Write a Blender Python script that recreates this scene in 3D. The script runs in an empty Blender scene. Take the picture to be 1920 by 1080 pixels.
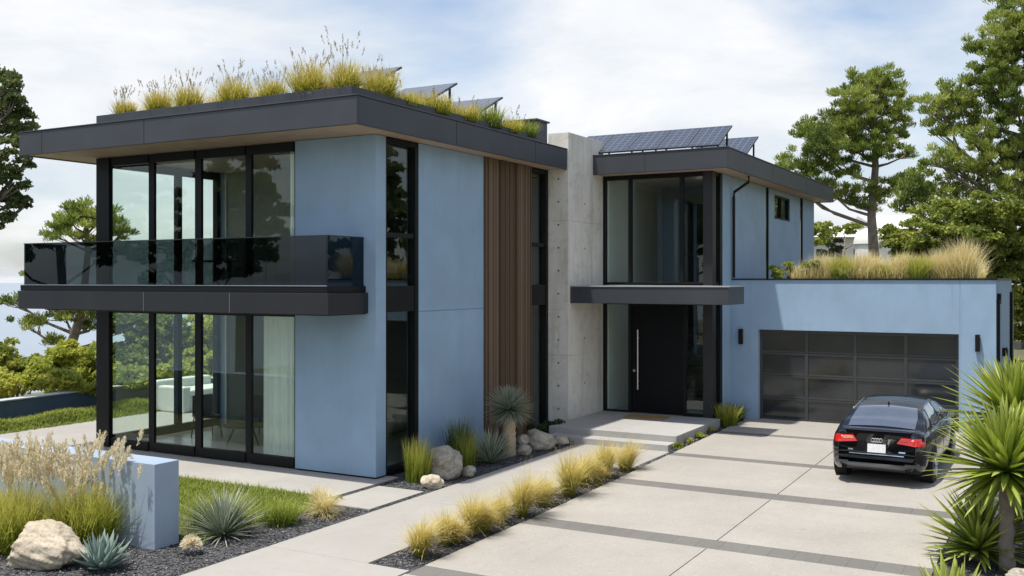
import bpy, bmesh, math, random
import numpy as np
from mathutils import Vector, Matrix
from mathutils.bvhtree import BVHTree
R = math.radians
scene = bpy.context.scene
COL = scene.collection

# ------------------------------------------------------------------ survey of the site
# X runs along the street fronts, Y runs back along the driveway; the camera stands at (0, 0, 3.3)
F, CX, HY, EYE = 1874.0, 960.0, 525.0, 3.3
YAW = math.atan(1045 / 1874)
VX, VY, RX, RY = -math.sin(YAW), math.cos(YAW), math.cos(YAW), math.sin(YAW)
def ray(u): k = (u - CX) / F; return VX + k * RX, VY + k * RY
def at_ground(u, v, z=0.0):
    x, y = ray(u); t = F * (EYE - z) / (v - HY); return x * t, y * t
def at_depth(u, v, d):
    x, y = ray(u); return Vector((x * d, y * d, EYE - (v - HY) / F * d))
def at_y(u, v, Y):
    x, y = ray(u); t = Y / y; return Vector((x * t, Y, EYE - (v - HY) / F * t))

# ------------------------------------------------------------------ materials
def mat(name):
    m = bpy.data.materials.new(name); m.use_nodes = True
    nt = m.node_tree; nt.nodes.clear()
    out = nt.nodes.new('ShaderNodeOutputMaterial')
    return m, nt, out
def node(nt, t, **kw):
    n = nt.nodes.new(t)
    for k, v in kw.items():
        if k.startswith('i_'):
            key = k[2:]
            n.inputs[int(key) if key.isdigit() else key.replace('_', ' ')].default_value = v
        else: setattr(n, k, v)
    return n
def c4(c): return (c[0], c[1], c[2], 1.0)
def ramp(nt, stops, interp='LINEAR'):
    r = nt.nodes.new('ShaderNodeValToRGB'); r.color_ramp.interpolation = interp
    e = r.color_ramp.elements
    while len(e) < len(stops): e.new(0.5)
    for q, (p, c) in zip(e, stops): q.position = p; q.color = c4(c) if len(c) == 3 else c
    return r
def mixc(nt, a, b, fac, blend='MIX'):
    m = nt.nodes.new('ShaderNodeMix'); m.data_type = 'RGBA'; m.blend_type = blend
    L = nt.links
    for sock, val in ((0, fac), (6, a), (7, b)):
        if hasattr(val, 'is_output'): L.new(val, m.inputs[sock])
        elif sock == 0: m.inputs[0].default_value = val
        else: m.inputs[sock].default_value = c4(val)
    return m.outputs[2]
def noise(nt, scale, detail=4, rough=.55, vec=None, dist=0):
    n = nt.nodes.new('ShaderNodeTexNoise'); n.inputs['Scale'].default_value = scale
    n.inputs['Detail'].default_value = detail; n.inputs['Roughness'].default_value = rough
    n.inputs['Distortion'].default_value = dist
    if vec is not None: nt.links.new(vec, n.inputs['Vector'])
    return n.outputs['Fac']
def coords(nt, scale=(1, 1, 1)):
    g = nt.nodes.new('ShaderNodeNewGeometry')
    mp = nt.nodes.new('ShaderNodeMapping'); mp.inputs['Scale'].default_value = scale
    nt.links.new(g.outputs['Position'], mp.inputs['Vector'])
    return mp.outputs['Vector']
def rng(nt, val, a, b, c=0., d=1.):
    m = nt.nodes.new('ShaderNodeMapRange')
    for i, q in zip((1, 2, 3, 4), (a, b, c, d)): m.inputs[i].default_value = q
    nt.links.new(val, m.inputs[0]); return m.outputs[0]
def bump(nt, h, strength=.3, dist=.01):
    b = nt.nodes.new('ShaderNodeBump'); b.inputs['Strength'].default_value = strength
    b.inputs['Distance'].default_value = dist
    nt.links.new(h, b.inputs['Height']); return b.outputs['Normal']
def principled(nt, out, color, rough=.6, metallic=0., normal=None, spec=.5, coat=0., coatr=.05):
    p = nt.nodes.new('ShaderNodeBsdfPrincipled')
    for sock, val in (('Base Color', color), ('Roughness', rough)):
        if hasattr(val, 'is_output'): nt.links.new(val, p.inputs[sock])
        else: p.inputs[sock].default_value = c4(val) if sock == 'Base Color' else val
    p.inputs['Metallic'].default_value = metallic
    p.inputs['Specular IOR Level'].default_value = spec
    p.inputs['Coat Weight'].default_value = coat; p.inputs['Coat Roughness'].default_value = coatr
    if normal is not None: nt.links.new(normal, p.inputs['Normal'])
    nt.links.new(p.outputs[0], out.inputs[0]); return p

def m_stucco(name, c):
    m, nt, o = mat(name); v = coords(nt)
    n1 = noise(nt, 1.1, 5, .6, v); n2 = noise(nt, 70, 3, .6, v); n3 = noise(nt, 3.0, 6, .65, coords(nt, (1, 1, .14)))
    a = mixc(nt, [q * .90 for q in c], [min(1, q * 1.09) for q in c], rng(nt, n1, .3, .7))
    a = mixc(nt, a, [q * .84 for q in c], rng(nt, n3, .50, .80, 0, .6))
    n4 = noise(nt, 9, 5, .7, coords(nt, (1, 1, .05)))
    a = mixc(nt, a, [c[0] * .80, c[1] * .80, c[2] * .78], rng(nt, n4, .58, .80, 0, .35))
    a = mixc(nt, a, [q * 1.05 for q in c], rng(nt, noise(nt, 16, 6, .7, v), .5, .75, 0, .35))
    principled(nt, o, a, .82, normal=bump(nt, n2, .35, .004), spec=.3); return m
def m_plain(name, c, rough=.5, metallic=0., var=.08, scale=6, bs=0., coat=0., spec=.5):
    m, nt, o = mat(name); v = coords(nt)
    n = noise(nt, scale, 4, .6, v)
    a = mixc(nt, [q * (1 - var) for q in c], [min(1, q * (1 + var)) for q in c], rng(nt, n, .3, .7))
    nr = bump(nt, noise(nt, 90, 2, .5, v), bs, .003) if bs else None
    principled(nt, o, a, rough, metallic, nr, coat=coat, spec=spec); return m
def m_metal_sheet(name, c):
    m, nt, o = mat(name); v = coords(nt)
    n = noise(nt, .9, 4, .6, v); s = noise(nt, 2.2, 5, .65, coords(nt, (1, 1, .2)))
    a = mixc(nt, [q * .86 for q in c], [q * 1.16 for q in c], rng(nt, n, .3, .7))
    a = mixc(nt, a, [q * 1.45 for q in c], rng(nt, s, .56, .8, 0, .45))
    principled(nt, o, a, .46, .0, bump(nt, noise(nt, 1.7, 2, .5, v), .05, .02), spec=.45); return m
def m_concrete_formed(name):
    m, nt, o = mat(name); v = coords(nt)
    n1 = noise(nt, 1.6, 7, .68, v); n2 = noise(nt, 45, 3, .6, v); st = noise(nt, 2.5, 6, .65, coords(nt, (1.6, 1.6, .18)))
    a = mixc(nt, (.64, .61, .55), (.78, .75, .69), rng(nt, n1, .3, .72))
    a = mixc(nt, a, (.46, .42, .36), rng(nt, st, .50, .76, 0, .85))
    a = mixc(nt, a, (.40, .375, .33), rng(nt, noise(nt, 4.5, 7, .75, v), .52, .74, 0, .7))
    vo = nt.nodes.new('ShaderNodeTexVoronoi'); vo.inputs['Scale'].default_value = 9; nt.links.new(v, vo.inputs['Vector'])
    pit = rng(nt, vo.outputs['Distance'], .04, .07)
    pm = rng(nt, noise(nt, 1.3, 2, .5, v), .52, .56)
    a = mixc(nt, a, (.16, .15, .13), mul(nt, sub1(nt, pit), pm))
    principled(nt, o, a, .85, normal=bump(nt, n2, .4, .006), spec=.25); return m
def mul(nt, a, b):
    m = nt.nodes.new('ShaderNodeMath'); m.operation = 'MULTIPLY'
    for i, q in ((0, a), (1, b)):
        if hasattr(q, 'is_output'): nt.links.new(q, m.inputs[i])
        else: m.inputs[i].default_value = q
    return m.outputs[0]
def addn(nt, a, b, op='ADD'):
    m = nt.nodes.new('ShaderNodeMath'); m.operation = op
    for i, q in ((0, a), (1, b)):
        if hasattr(q, 'is_output'): nt.links.new(q, m.inputs[i])
        else: m.inputs[i].default_value = q
    return m.outputs[0]
def sub1(nt, a): return addn(nt, 1.0, a, 'SUBTRACT')
def m_paving(name, c, speck=.0, broom=False, fine=260):
    m, nt, o = mat(name); v = coords(nt)
    n1 = noise(nt, .55, 6, .62, v); n2 = noise(nt, 5, 6, .7, v); n3 = noise(nt, fine, 2, .6, v)
    a = mixc(nt, [q * .87 for q in c], [q * 1.10 for q in c], rng(nt, n1, .3, .7))
    a = mixc(nt, a, [c[0] * .80, c[1] * .77, c[2] * .72], rng(nt, n2, .52, .82, 0, .5))
    gi = nt.nodes.new('ShaderNodeNewGeometry')
    a = mixc(nt, a, [q * .84 for q in c], mul(nt, gi.outputs['Random Per Island'], .42))
    sv = nt.nodes.new('ShaderNodeTexVoronoi'); sv.inputs['Scale'].default_value = 1.9; nt.links.new(v, sv.inputs['Vector'])
    a = mixc(nt, a, [q * .62 for q in c], mul(nt, sub1(nt, rng(nt, sv.outputs['Distance'], .02, .09)), rng(nt, n2, .48, .62, 0, .55)))
    st = noise(nt, .9, 7, .72, coords(nt, (1.2, .45, 1)), .8)
    a = mixc(nt, a, [q * .74 for q in c], rng(nt, st, .56, .78, 0, .5))
    if speck:
        vo = nt.nodes.new('ShaderNodeTexVoronoi'); vo.inputs['Scale'].default_value = 34; nt.links.new(v, vo.inputs['Vector'])
        sp = nt.nodes.new('ShaderNodeSeparateColor'); nt.links.new(vo.outputs['Color'], sp.inputs[0])
        dark = mul(nt, rng(nt, sp.outputs[0], .80, .86), sub1(nt, rng(nt, vo.outputs['Distance'], .28, .42)))
        lite = mul(nt, rng(nt, sp.outputs[1], .80, .86), sub1(nt, rng(nt, vo.outputs['Distance'], .28, .42)))
        a = mixc(nt, a, [q * .55 for q in c], mul(nt, dark, speck))
        a = mixc(nt, a, [min(.8, q * 1.45) for q in c], mul(nt, lite, speck))
    hb = n3
    if broom:
        hb = noise(nt, 34, 3, .6, coords(nt, (.08, 1.6, 1)))
        a = mixc(nt, a, [q * .82 for q in c], rng(nt, hb, .42, .72, 0, .42))
    principled(nt, o, a, .88, normal=bump(nt, hb, .3, .004), spec=.25); return m
def m_gravel(name, dark=(.012, .012, .014), lite=(.10, .10, .105), scale=42):
    m, nt, o = mat(name); v = coords(nt)
    vo = nt.nodes.new('ShaderNodeTexVoronoi'); vo.inputs['Scale'].default_value = scale; nt.links.new(v, vo.inputs['Vector'])
    sp = nt.nodes.new('ShaderNodeSeparateColor'); nt.links.new(vo.outputs['Color'], sp.inputs[0])
    r = ramp(nt, [(0, dark), (.6, [(a + b) / 2.6 for a, b in zip(dark, lite)]), (1, lite)])
    nt.links.new(sp.outputs[0], r.inputs[0])
    h = sub1(nt, vo.outputs['Distance'])
    principled(nt, o, r.outputs[0], .8, normal=bump(nt, h, 1., .02), spec=.3); return m
def m_wood(name):
    m, nt, o = mat(name)
    g = nt.nodes.new('ShaderNodeNewGeometry')
    gr = noise(nt, 18, 6, .65, coords(nt, (6, 6, .35)), .6)
    r = ramp(nt, [(0, (.060, .038, .023)), (.5, (.115, .076, .047)), (1, (.215, .152, .102))])
    nt.links.new(addn(nt, mul(nt, g.outputs['Random Per Island'], .62), mul(nt, gr, .5)), r.inputs[0])
    principled(nt, o, r.outputs[0], .62, normal=bump(nt, gr, .25, .004), spec=.3); return m
def m_glass(name, tint, rough=0., ior=1.5, refl=(1, 1, 1), boost=1.0):
    m, nt, o = mat(name)
    gm = nt.nodes.new('ShaderNodeNewGeometry'); dt = nt.nodes.new('ShaderNodeVectorMath'); dt.operation = 'DOT_PRODUCT'
    nt.links.new(gm.outputs['Normal'], dt.inputs[0]); nt.links.new(gm.outputs['Incoming'], dt.inputs[1])
    f0 = ((ior - 1) / (ior + 1)) ** 2
    fr = addn(nt, mul(nt, addn(nt, sub1(nt, addn(nt, dt.outputs['Value'], 0, 'ABSOLUTE')), 5., 'POWER'), 1 - f0), f0)
    t = nt.nodes.new('ShaderNodeBsdfTransparent'); t.inputs[0].default_value = c4(tint)
    g = nt.nodes.new('ShaderNodeBsdfGlossy'); g.inputs['Roughness'].default_value = rough; g.inputs[0].default_value = c4(refl)
    v = coords(nt)
    nt.links.new(bump(nt, noise(nt, .7, 1, .4, v), .012, .05), g.inputs['Normal'])
    x = nt.nodes.new('ShaderNodeMixShader')
    nt.links.new(mul(nt, fr, boost), x.inputs[0]); nt.links.new(t.outputs[0], x.inputs[1]); nt.links.new(g.outputs[0], x.inputs[2])
    nt.links.new(x.outputs[0], o.inputs[0]); return m
def m_leaf(name, stops, trans=.35, rough=.5, clump=1.2, along=False, tint=None):
    """foliage: colour varies leaf by leaf and in broad clumps; `along` uses the blade's own length (green base, straw tip)"""
    m, nt, o = mat(name)
    g = nt.nodes.new('ShaderNodeNewGeometry')
    cl = noise(nt, clump, 3, .6, coords(nt))
    if along:
        uv = nt.nodes.new('ShaderNodeUVMap'); uv.uv_map = 'blade'
        s = nt.nodes.new('ShaderNodeSeparateXYZ'); nt.links.new(uv.outputs[0], s.inputs[0])
        f = addn(nt, mul(nt, s.outputs[1], .78), mul(nt, g.outputs['Random Per Island'], .28))
        f = addn(nt, f, mul(nt, addn(nt, cl, -.5), .30))
    else:
        f = addn(nt, mul(nt, g.outputs['Random Per Island'], .45), mul(nt, rng(nt, cl, .32, .68), .55))
    r = ramp(nt, stops); nt.links.new(f, r.inputs[0])
    p = nt.nodes.new('ShaderNodeBsdfPrincipled'); nt.links.new(r.outputs[0], p.inputs['Base Color'])
    p.inputs['Roughness'].default_value = rough; p.inputs['Specular IOR Level'].default_value = .25
    t = nt.nodes.new('ShaderNodeBsdfTranslucent'); nt.links.new(r.outputs[0], t.inputs[0])
    x = nt.nodes.new('ShaderNodeMixShader'); x.inputs[0].default_value = trans
    nt.links.new(p.outputs[0], x.inputs[1]); nt.links.new(t.outputs[0], x.inputs[2]); nt.links.new(x.outputs[0], o.inputs[0])
    return m
def m_rock(name, a, b, dark):
    m, nt, o = mat(name); v = coords(nt)
    n1 = noise(nt, 3.2, 7, .7, v, .6); n2 = noise(nt, 26, 5, .7, v)
    c = mixc(nt, a, b, rng(nt, n1, .3, .7)); c = mixc(nt, c, dark, rng(nt, n2, .50, .72, 0, .75))
    principled(nt, o, c, .9, normal=bump(nt, n2, .8, .02), spec=.2); return m
def m_solar(name):
    m, nt, o = mat(name)
    uv = nt.nodes.new('ShaderNodeUVMap'); uv.uv_map = 'panel'
    s = nt.nodes.new('ShaderNodeSeparateXYZ'); nt.links.new(uv.outputs[0], s.inputs[0])
    def lines(sock, w):
        f = addn(nt, sock, 1.0, 'MODULO'); a = addn(nt, addn(nt, f, -.5), 0, 'ADD')
        ab = nt.nodes.new('ShaderNodeMath'); ab.operation = 'ABSOLUTE'; nt.links.new(a, ab.inputs[0])
        return rng(nt, ab.outputs[0], .5 - w, .5 - w * .6)
    l = addn(nt, lines(s.outputs[0], .055), lines(s.outputs[1], .055), 'MAXIMUM')
    c = mixc(nt, (.046, .049, .057), (.17, .175, .19), l)
    principled(nt, o, c, .16, 0, spec=.6, coat=.6); return m

BLUE = m_stucco('blue_stucco', (.303, .425, .560))
BLUE_PALE = m_stucco('pale_blue_stucco', (.31, .385, .485))
SLATE = m_stucco('slate_stucco', (.080, .115, .165))
CHAR = m_metal_sheet('charcoal_sheet_metal', (.047, .051, .059))
EBONY = m_metal_sheet('ebony_sheet_metal', (.017, .018, .021))
BLACK = m_plain('black_aluminium', (.006, .0065, .007), .45, 0, .15, 4, spec=.25)
POST = m_plain('dark_grey_steel', (.016, .016, .0165), .5, 0, .12, 3)
SOFFIT = m_plain('timber_soffit', (.46, .34, .25), .6, 0, .12, 3)
CONC = m_concrete_formed('board_formed_concrete')
PORCH = m_paving('porch_concrete', (.40, .39, .37), 0, False)
PATH = m_paving('broomed_concrete', (.372, .354, .322), 0, True)
DRIVE = m_paving('exposed_aggregate', (.362, .338, .300), .42)
BAND = m_paving('dark_pavers', (.172, .163, .150), .3)
JOINT = m_plain('joint_sealant', (.16, .15, .14), .9)
GRAVEL = m_gravel('black_gravel', (.018, .018, .020), (.15, .15, .155))
PEBBLE = m_gravel('pebble_mix', (.03, .03, .033), (.26, .255, .25), 23)
WOOD = m_wood('walnut_slats')
GLASS = m_glass('window_glass', (.93, .972, .95), 0, 1.5, (.92, 1, .98))
SMOKE = m_glass('smoked_glass', (.235, .275, .285), 0, 1.5, (.8, .9, 1))
STEEL = m_plain('brushed_steel', (.62, .62, .62), .28, 1., .05)
GARAGE_PANEL = m_plain('obscure_glass_panel', (.026, .030, .033), .09, 0, .3, 1.2, spec=.6)
GARAGE_FRAME = m_plain('garage_frame', (.042, .044, .047), .4, 0, .1, 4)
DOORMAT_M = m_plain('coir', (.33, .22, .08), .95, 0, .2, 60, 1.)
FLOOR_IN = m_plain('pale_floor', (.42, .41, .37), .25, 0, .06, 2)
WHITE_IN = m_plain('white_paint', (.62, .63, .60), .7, 0, .04, 2)
OLIVE_IN = m_plain('olive_grey_paint', (.12, .12, .095), .7, 0, .1, 2)
CURTAIN = m_plain('curtain_linen', (.88, .89, .83), .9, 0, .05, 4)
UPHOLSTERY = m_plain('cream_upholstery', (.66, .67, .62), .9, 0, .05, 6)
OAK = m_plain('dark_oak', (.075, .05, .032), .55, 0, .25, 8)
ROOFTOP = m_plain('roof_membrane', (.11, .11, .115), .9)
SOIL = m_plain('soil', (.085, .065, .042), .95, 0, .3, 14, .6)
EARTH = m_plain('dry_hillside_earth', (.12, .115, .055), .95, 0, .35, .5)
SEA = m_plain('sea_water', (.19, .25, .32), .25, 0, .06, .01)
BARK = m_plain('pine_bark', (.20, .165, .135), .95, 0, .35, 5, 1.)
PINE = m_leaf('pine_needles', [(0, (.045, .075, .020)), (.30, (.14, .20, .042)), (.6, (.33, .39, .08)), (1, (.58, .60, .17))], 0.42, .55, .55)
PINE_DK = m_leaf('dark_pine_needles', [(0, (.05, .075, .028)), (.5, (.115, .15, .05)), (1, (.24, .27, .085))], 0.4, .55, .55)
OAKLEAF = m_leaf('broad_leaves', [(0, (.065, .105, .02)), (.45, (.20, .25, .045)), (.8, (.40, .43, .085)), (1, (.52, .51, .13))], 0.42, .5, .6)
LIME = m_leaf('yellow_green_leaves', [(0, (.17, .22, .03)), (.5, (.40, .44, .07)), (1, (.66, .62, .13))], 0.45, .5, .7)
DARKLEAF = m_leaf('dark_leaves', [(0, (0.021, 0.036, 0.015)), (.6, (0.054, 0.081, 0.030)), (1, (0.105, 0.135, 0.045))], .2, .5, .7)
STRAW = m_leaf('straw_grass', [(0, (.17, .20, .025)), (.30, (.40, .38, .07)), (.6, (.66, .55, .17)), (1, (.80, .68, .32))], 0.4, .6, 1.5, True)
STRAW_PALE = m_leaf('pale_straw_grass', [(0, (.32, .32, .08)), (.4, (.66, .56, .24)), (1, (.80, .70, .42))], 0.4, .6, 1.5, True)
GREENGRASS = m_leaf('green_grass', [(0, (.13, .18, .02)), (.5, (.33, .37, .05)), (.85, (.52, .50, .11)), (1, (.68, .60, .24))], 0.45, .55, 1.5, True)
ROOFGRASS = m_leaf('roof_grass', [(0, (.20, .24, .02)), (.45, (.42, .41, .05)), (.8, (.58, .48, .13)), (1, (.66, .55, .28))], 0.4, .55, 1.5, True)
RUSH = m_leaf('dark_rush', [(0, (0.031, 0.063, 0.020)), (.6, (0.084, 0.133, 0.042)), (1, (0.182, 0.210, 0.070))], .3, .55, 1.5, True)
TURF = m_leaf('turf_blades', [(0, (.09, .14, .02)), (.6, (.23, .29, .04)), (1, (.42, .43, .09))], .35, .6, 1.8, True)
BLUELEAF = m_leaf('blue_green_leaves', [(0, (.16, .20, .12)), (.5, (.31, .36, .26)), (1, (.50, .52, .40))], .15, .5, 2., True)
AGAVE = m_leaf('agave_leaves', [(0, (.12, .19, .155)), (.5, (.19, .27, .235)), (1, (.34, .42, .36))], .08, .42, 3., True)
YUCCAG = m_leaf('yucca_leaves', [(0, (.22, .32, .045)), (.5, (.44, .53, .085)), (1, (.68, .72, .24))], 0.5, .38, 2., True)
PLUME = m_leaf('seed_plume', [(0, (.74, .64, .42)), (.6, (.82, .75, .56)), (1, (.85, .80, .66))], 0.5, .8, 3.)
STALKM = m_leaf('seed_stalk', [(0, (.26, .22, .12)), (.6, (.42, .36, .24)), (1, (.52, .46, .34))], .2, .8, 3.)
BOULDER = m_rock('boulder_stone', (.42, .35, .25), (.62, .55, .44), (.20, .165, .12))
GRANITE = m_rock('grey_fieldstone', (.32, .29, .24), (.50, .46, .38), (.12, .105, .085))
TRUNKY = m_rock('yucca_bark', (.40, .31, .20), (.56, .46, .32), (.20, .15, .09))
PAINT = m_plain('black_car_paint', (.004, .0045, .006), .20, .0, .05, 2, coat=.55, spec=.35)
CARGLASS = m_plain('car_glass', (.075, .09, .115), .04, .0, .10, 3, spec=1.0, coat=1.)
RUBBER = m_plain('rubber', (.012, .012, .012), .85)
ALLOY = m_plain('alloy', (.42, .43, .45), .3, .9)
CHROME = m_plain('chrome', (.75, .76, .78), .14, 1., .03)
LAMPRED = m_plain('red_lens', (.50, .018, .012), .12, 0, .18, 26, coat=1.)
LAMPCLR = m_plain('amber_lens', (.55, .22, .07), .15, 0, .4, 70, coat=1.)
PLATE = m_plain('licence_plate_white', (.70, .71, .72), .5, 0, .20, 46)
BUMPERTRIM = m_plain('grey_diffuser', (.085, .085, .087), .45, 0, .1)
ROOFTILE = m_plain('weathered_white_roof', (.62, .59, .55), .85, 0, .1, 2)
HOUSEWHITE = m_plain('white_render', (.72, .71, .68), .85, 0, .06, 1)
FENCEBLK = m_plain('black_stained_timber', (.02, .02, .021), .7, 0, .2, 4)

# ------------------------------------------------------------------ mesh helpers
class MB:
    def __init__(s): s.v = []; s.f = []; s.uv = None
    def add(s, V, Fc):
        b = len(s.v); s.v += [tuple(q) for q in V]; s.f += [tuple(i + b for i in f) for f in Fc]; return s
    def box(s, x0, x1, y0, y1, z0, z1, rot=0):
        V = [(x, y, z) for z in (z0, z1) for x, y in ((x0, y0), (x1, y0), (x1, y1), (x0, y1))]
        if rot:
            cx, cy = (x0 + x1) / 2, (y0 + y1) / 2; c, n = math.cos(rot), math.sin(rot)
            V = [(cx + (x - cx) * c - (y - cy) * n, cy + (x - cx) * n + (y - cy) * c, z) for x, y, z in V]
        return s.add(V, [(3, 2, 1, 0), (4, 5, 6, 7), (0, 1, 5, 4), (1, 2, 6, 5), (2, 3, 7, 6), (3, 0, 4, 7)])
    def prism(s, pts, z0, z1):
        n = len(pts); z0 = z0 if callable(z0) else (lambda x, y, k=z0: k); z1 = z1 if callable(z1) else (lambda x, y, k=z1: k)
        V = [(x, y, z0(x, y)) for x, y in pts] + [(x, y, z1(x, y)) for x, y in pts]
        return s.add(V, [tuple(range(n))[::-1], tuple(range(n, 2 * n))] + [(i, (i + 1) % n, n + (i + 1) % n, n + i) for i in range(n)])
    def tube(s, pts, rad, sides=7, cap=True):
        pts = [Vector(p) for p in pts]; n = len(pts)
        if not hasattr(rad, '__len__'): rad = [rad] * n
        V = []; up = Vector((0.31, .17, .93))
        for i, p in enumerate(pts):
            d = (pts[min(i + 1, n - 1)] - pts[max(i - 1, 0)]).normalized()
            a = d.cross(up)
            if a.length < .05: a = d.cross(Vector((1, 0, 0)))
            a.normalize(); b = d.cross(a)
            for k in range(sides):
                t = 2 * math.pi * k / sides; V.append(p + (a * math.cos(t) + b * math.sin(t)) * rad[i])
        Fc = [(i * sides + k, i * sides + (k + 1) % sides, (i + 1) * sides + (k + 1) % sides, (i + 1) * sides + k) for i in range(n - 1) for k in range(sides)]
        if cap: Fc += [tuple(range(sides))[::-1], tuple((n - 1) * sides + k for k in range(sides))]
        return s.add(V, Fc)
    def cyl(s, c, axis, r, l, sides=20):
        c = Vector(c); a = Vector(axis).normalized(); return s.tube([c - a * l / 2, c + a * l / 2], r, sides)
def link(o, parent=None, origin=None):
    COL.objects.link(o)
    if parent is not None: o.parent = parent
    return o
def build(mb, name, m, parent=None, bevel=0., smooth=False, origin=None):
    """links a mesh; coordinates are world metres, stored relative to the thing's base"""
    base = Vector(parent['_base']) if parent is not None and '_base' in parent else Vector(origin or (0, 0, 0))
    me = bpy.data.meshes.new(name)
    me.from_pydata([tuple(Vector(q) - base) for q in mb.v], [], mb.f); me.update()
    me.materials.append(m)
    if smooth: me.polygons.foreach_set('use_smooth', [True] * len(me.polygons))
    o = bpy.data.objects.new(name, me); link(o, parent)
    if parent is None: o.location = base
    o['_base'] = tuple(base)
    if bevel:
        b = o.modifiers.new('edge', 'BEVEL'); b.width = bevel; b.segments = 2; b.limit_method = 'ANGLE'
    return o
def child(mb, name, m, parent, sub=None, **k):
    o = build(mb, name, m, parent, **k); return o
def np_obj(name, V, nper, m, parent=None, uv=None, base=(0, 0, 0), smooth=False, F_=None):
    me = bpy.data.meshes.new(name)
    V = np.asarray(V, dtype=np.float32).reshape(-1, 3)
    if F_ is None: F_ = np.arange(len(V)).reshape(-1, nper)
    F_ = np.asarray(F_, dtype=np.int32); nf, k = F_.shape
    me.vertices.add(len(V)); me.vertices.foreach_set('co', V.ravel())
    me.loops.add(nf * k); me.loops.foreach_set('vertex_index', F_.ravel())
    me.polygons.add(nf); me.polygons.foreach_set('loop_start', np.arange(0, nf * k, k, dtype=np.int32))
    if smooth: me.polygons.foreach_set('use_smooth', np.ones(nf, dtype=bool))
    me.update(calc_edges=True); me.validate()
    if uv is not None:
        l = me.uv_layers.new(name='blade'); l.data.foreach_set('uv', np.asarray(uv, dtype=np.float32)[F_.ravel()].ravel())
    me.materials.append(m)
    o = bpy.data.objects.new(name, me); link(o, parent)
    return o
def tag(o, label, cat, group=None, kind='thing'):
    if label: o['label'] = label
    if cat: o['category'] = cat
    if group: o['group'] = group
    if kind: o['kind'] = kind
    return o
def thing(name, loc, label, cat, group=None, rz=0.):
    o = bpy.data.objects.new(name, None); o.empty_display_size = .2; link(o)
    o.location = loc; o.rotation_euler.z = rz; o['_base'] = (0, 0, 0) if rz else tuple(loc)
    return tag(o, label, cat, group)
def structure(mb, name, m, bevel=0.):
    o = build(mb, name, m, bevel=bevel); o['kind'] = 'structure'; return o
def copy_tree(o, parent=None):
    c = o.copy(); COL.objects.link(c)
    if parent is not None: c.parent = parent
    for ch in list(o.children): copy_tree(ch, c)
    return c

# ------------------------------------------------------------------ ground
def slope(y): return .10 * min(1., max(0., (y - 13.) / 9.6))
def ground_h(x, y):
    h = -.012
    if x < -23.3: h -= min(40., (-23.3 - x) * .10 + max(0, -40 - x) * .25)
    if y > 24 and x > -8: h += min(2.2, (y - 24) * .05)
    return h
xs = sorted(set([-3000, -1200, -500, -250, -150, -110, -80, -60, -48, -40, -34, -29, -26, -24.5, -23.3, -20, -12, -6, -1, 4, 12, 25, 50, 120, 400, 1500, 3000]))
ys = sorted(set([-3000, -800, -200, -60, -25, -10, 0, 6, 12, 18, 22.8, 24, 28, 34, 42, 55, 68, 90, 150, 300, 800, 3000]))
g = MB()
g.add([(x, y, ground_h(x, y)) for y in ys for x in xs], [(j * len(xs) + i, j * len(xs) + i + 1, (j + 1) * len(xs) + i + 1, (j + 1) * len(xs) + i) for j in range(len(ys) - 1) for i in range(len(xs) - 1)])
structure(g, 'ground', EARTH)
s = MB(); s.add([(-9000, -9000, -26), (9000, -9000, -26), (9000, 9000, -26), (-9000, 9000, -26)], [(0, 1, 2, 3)])
structure(s, 'sea', SEA)
# gravel beds lie just above the earth, slabs stand a little proud of them
b = MB()
b.add([(-13.5, 2, 0), (-5.0, 2, 0), (-5.0, 13, 0), (-5.0, 18.1, .01), (-13.5, 18.1, .01), (-13.5, 13, 0), (-5.0, 24, .1), (-13.5, 24, .1)], [(0, 1, 2, 5), (5, 2, 3, 4), (4, 3, 6, 7)])
b.add([(-1.5, 2, 0), (1.6, 2, 0), (1.6, 13, 0), (1.6, 22.6, .1), (-1.5, 22.6, .1), (-1.5, 13, 0)], [(0, 1, 2, 5), (5, 2, 3, 4)])
structure(b, 'gravel_bed', GRAVEL)
p = MB()
p.box(-20.2, -9.74, 11.86, 13.6, -.1, .022); p.box(-20.2, -16.85, 13.6, 21.0, -.1, .022)
structure(p, 'terrace', PATH, .006)
p = MB(); p.box(-9.60, -8.74, 11.50, 12.87, -.1, .024)
for y0, y1 in ((9.30, 12.3), (12.307, 15.2), (15.207, 18.12)):
    p.prism([(-8.62, y0), (-7.10, y0), (-7.10, y1), (-8.62, y1)], -.1, .022)
p.box(-8.62, -6.505, 3.2, 9.293, -.1, .022)
p.prism([(-7.093, 16.25), (-6.66, 16.05), (-6.66, 18.12), (-7.093, 18.12)], -.1, .022)
structure(p, 'footpath', PATH, .006)
d = MB()
bands = [(9.16, 9.54), (11.82, 12.25), (14.83, 15.23), (17.52, 17.83), (20.42, 20.68)]
edges = [3.2] + [q for bb in bands for q in bb] + [22.82]
for y0, y1 in zip(edges[0::2], edges[1::2]):
    for x0, x1 in ((-6.47, -3.876), (-3.864, -1.34)):
        d.prism([(x0, y0), (x1, y0), (x1, y1), (x0, y1)], -.1, lambda x, y: .024 + slope(y))
structure(d, 'driveway', DRIVE, .005)
d = MB()
for y0, y1 in bands:
    n = 17; w = 5.13 / n
    for k in range(n):
        x0 = -6.47 + k * w; d.prism([(x0 + .0012, y0 + .004), (x0 + w - .0012, y0 + .004), (x0 + w - .0012, y1 - .004), (x0 + .0012, y1 - .004)], -.1, lambda x, y: .016 + slope(y))
structure(d, 'driveway_paving_band', BAND)
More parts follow.
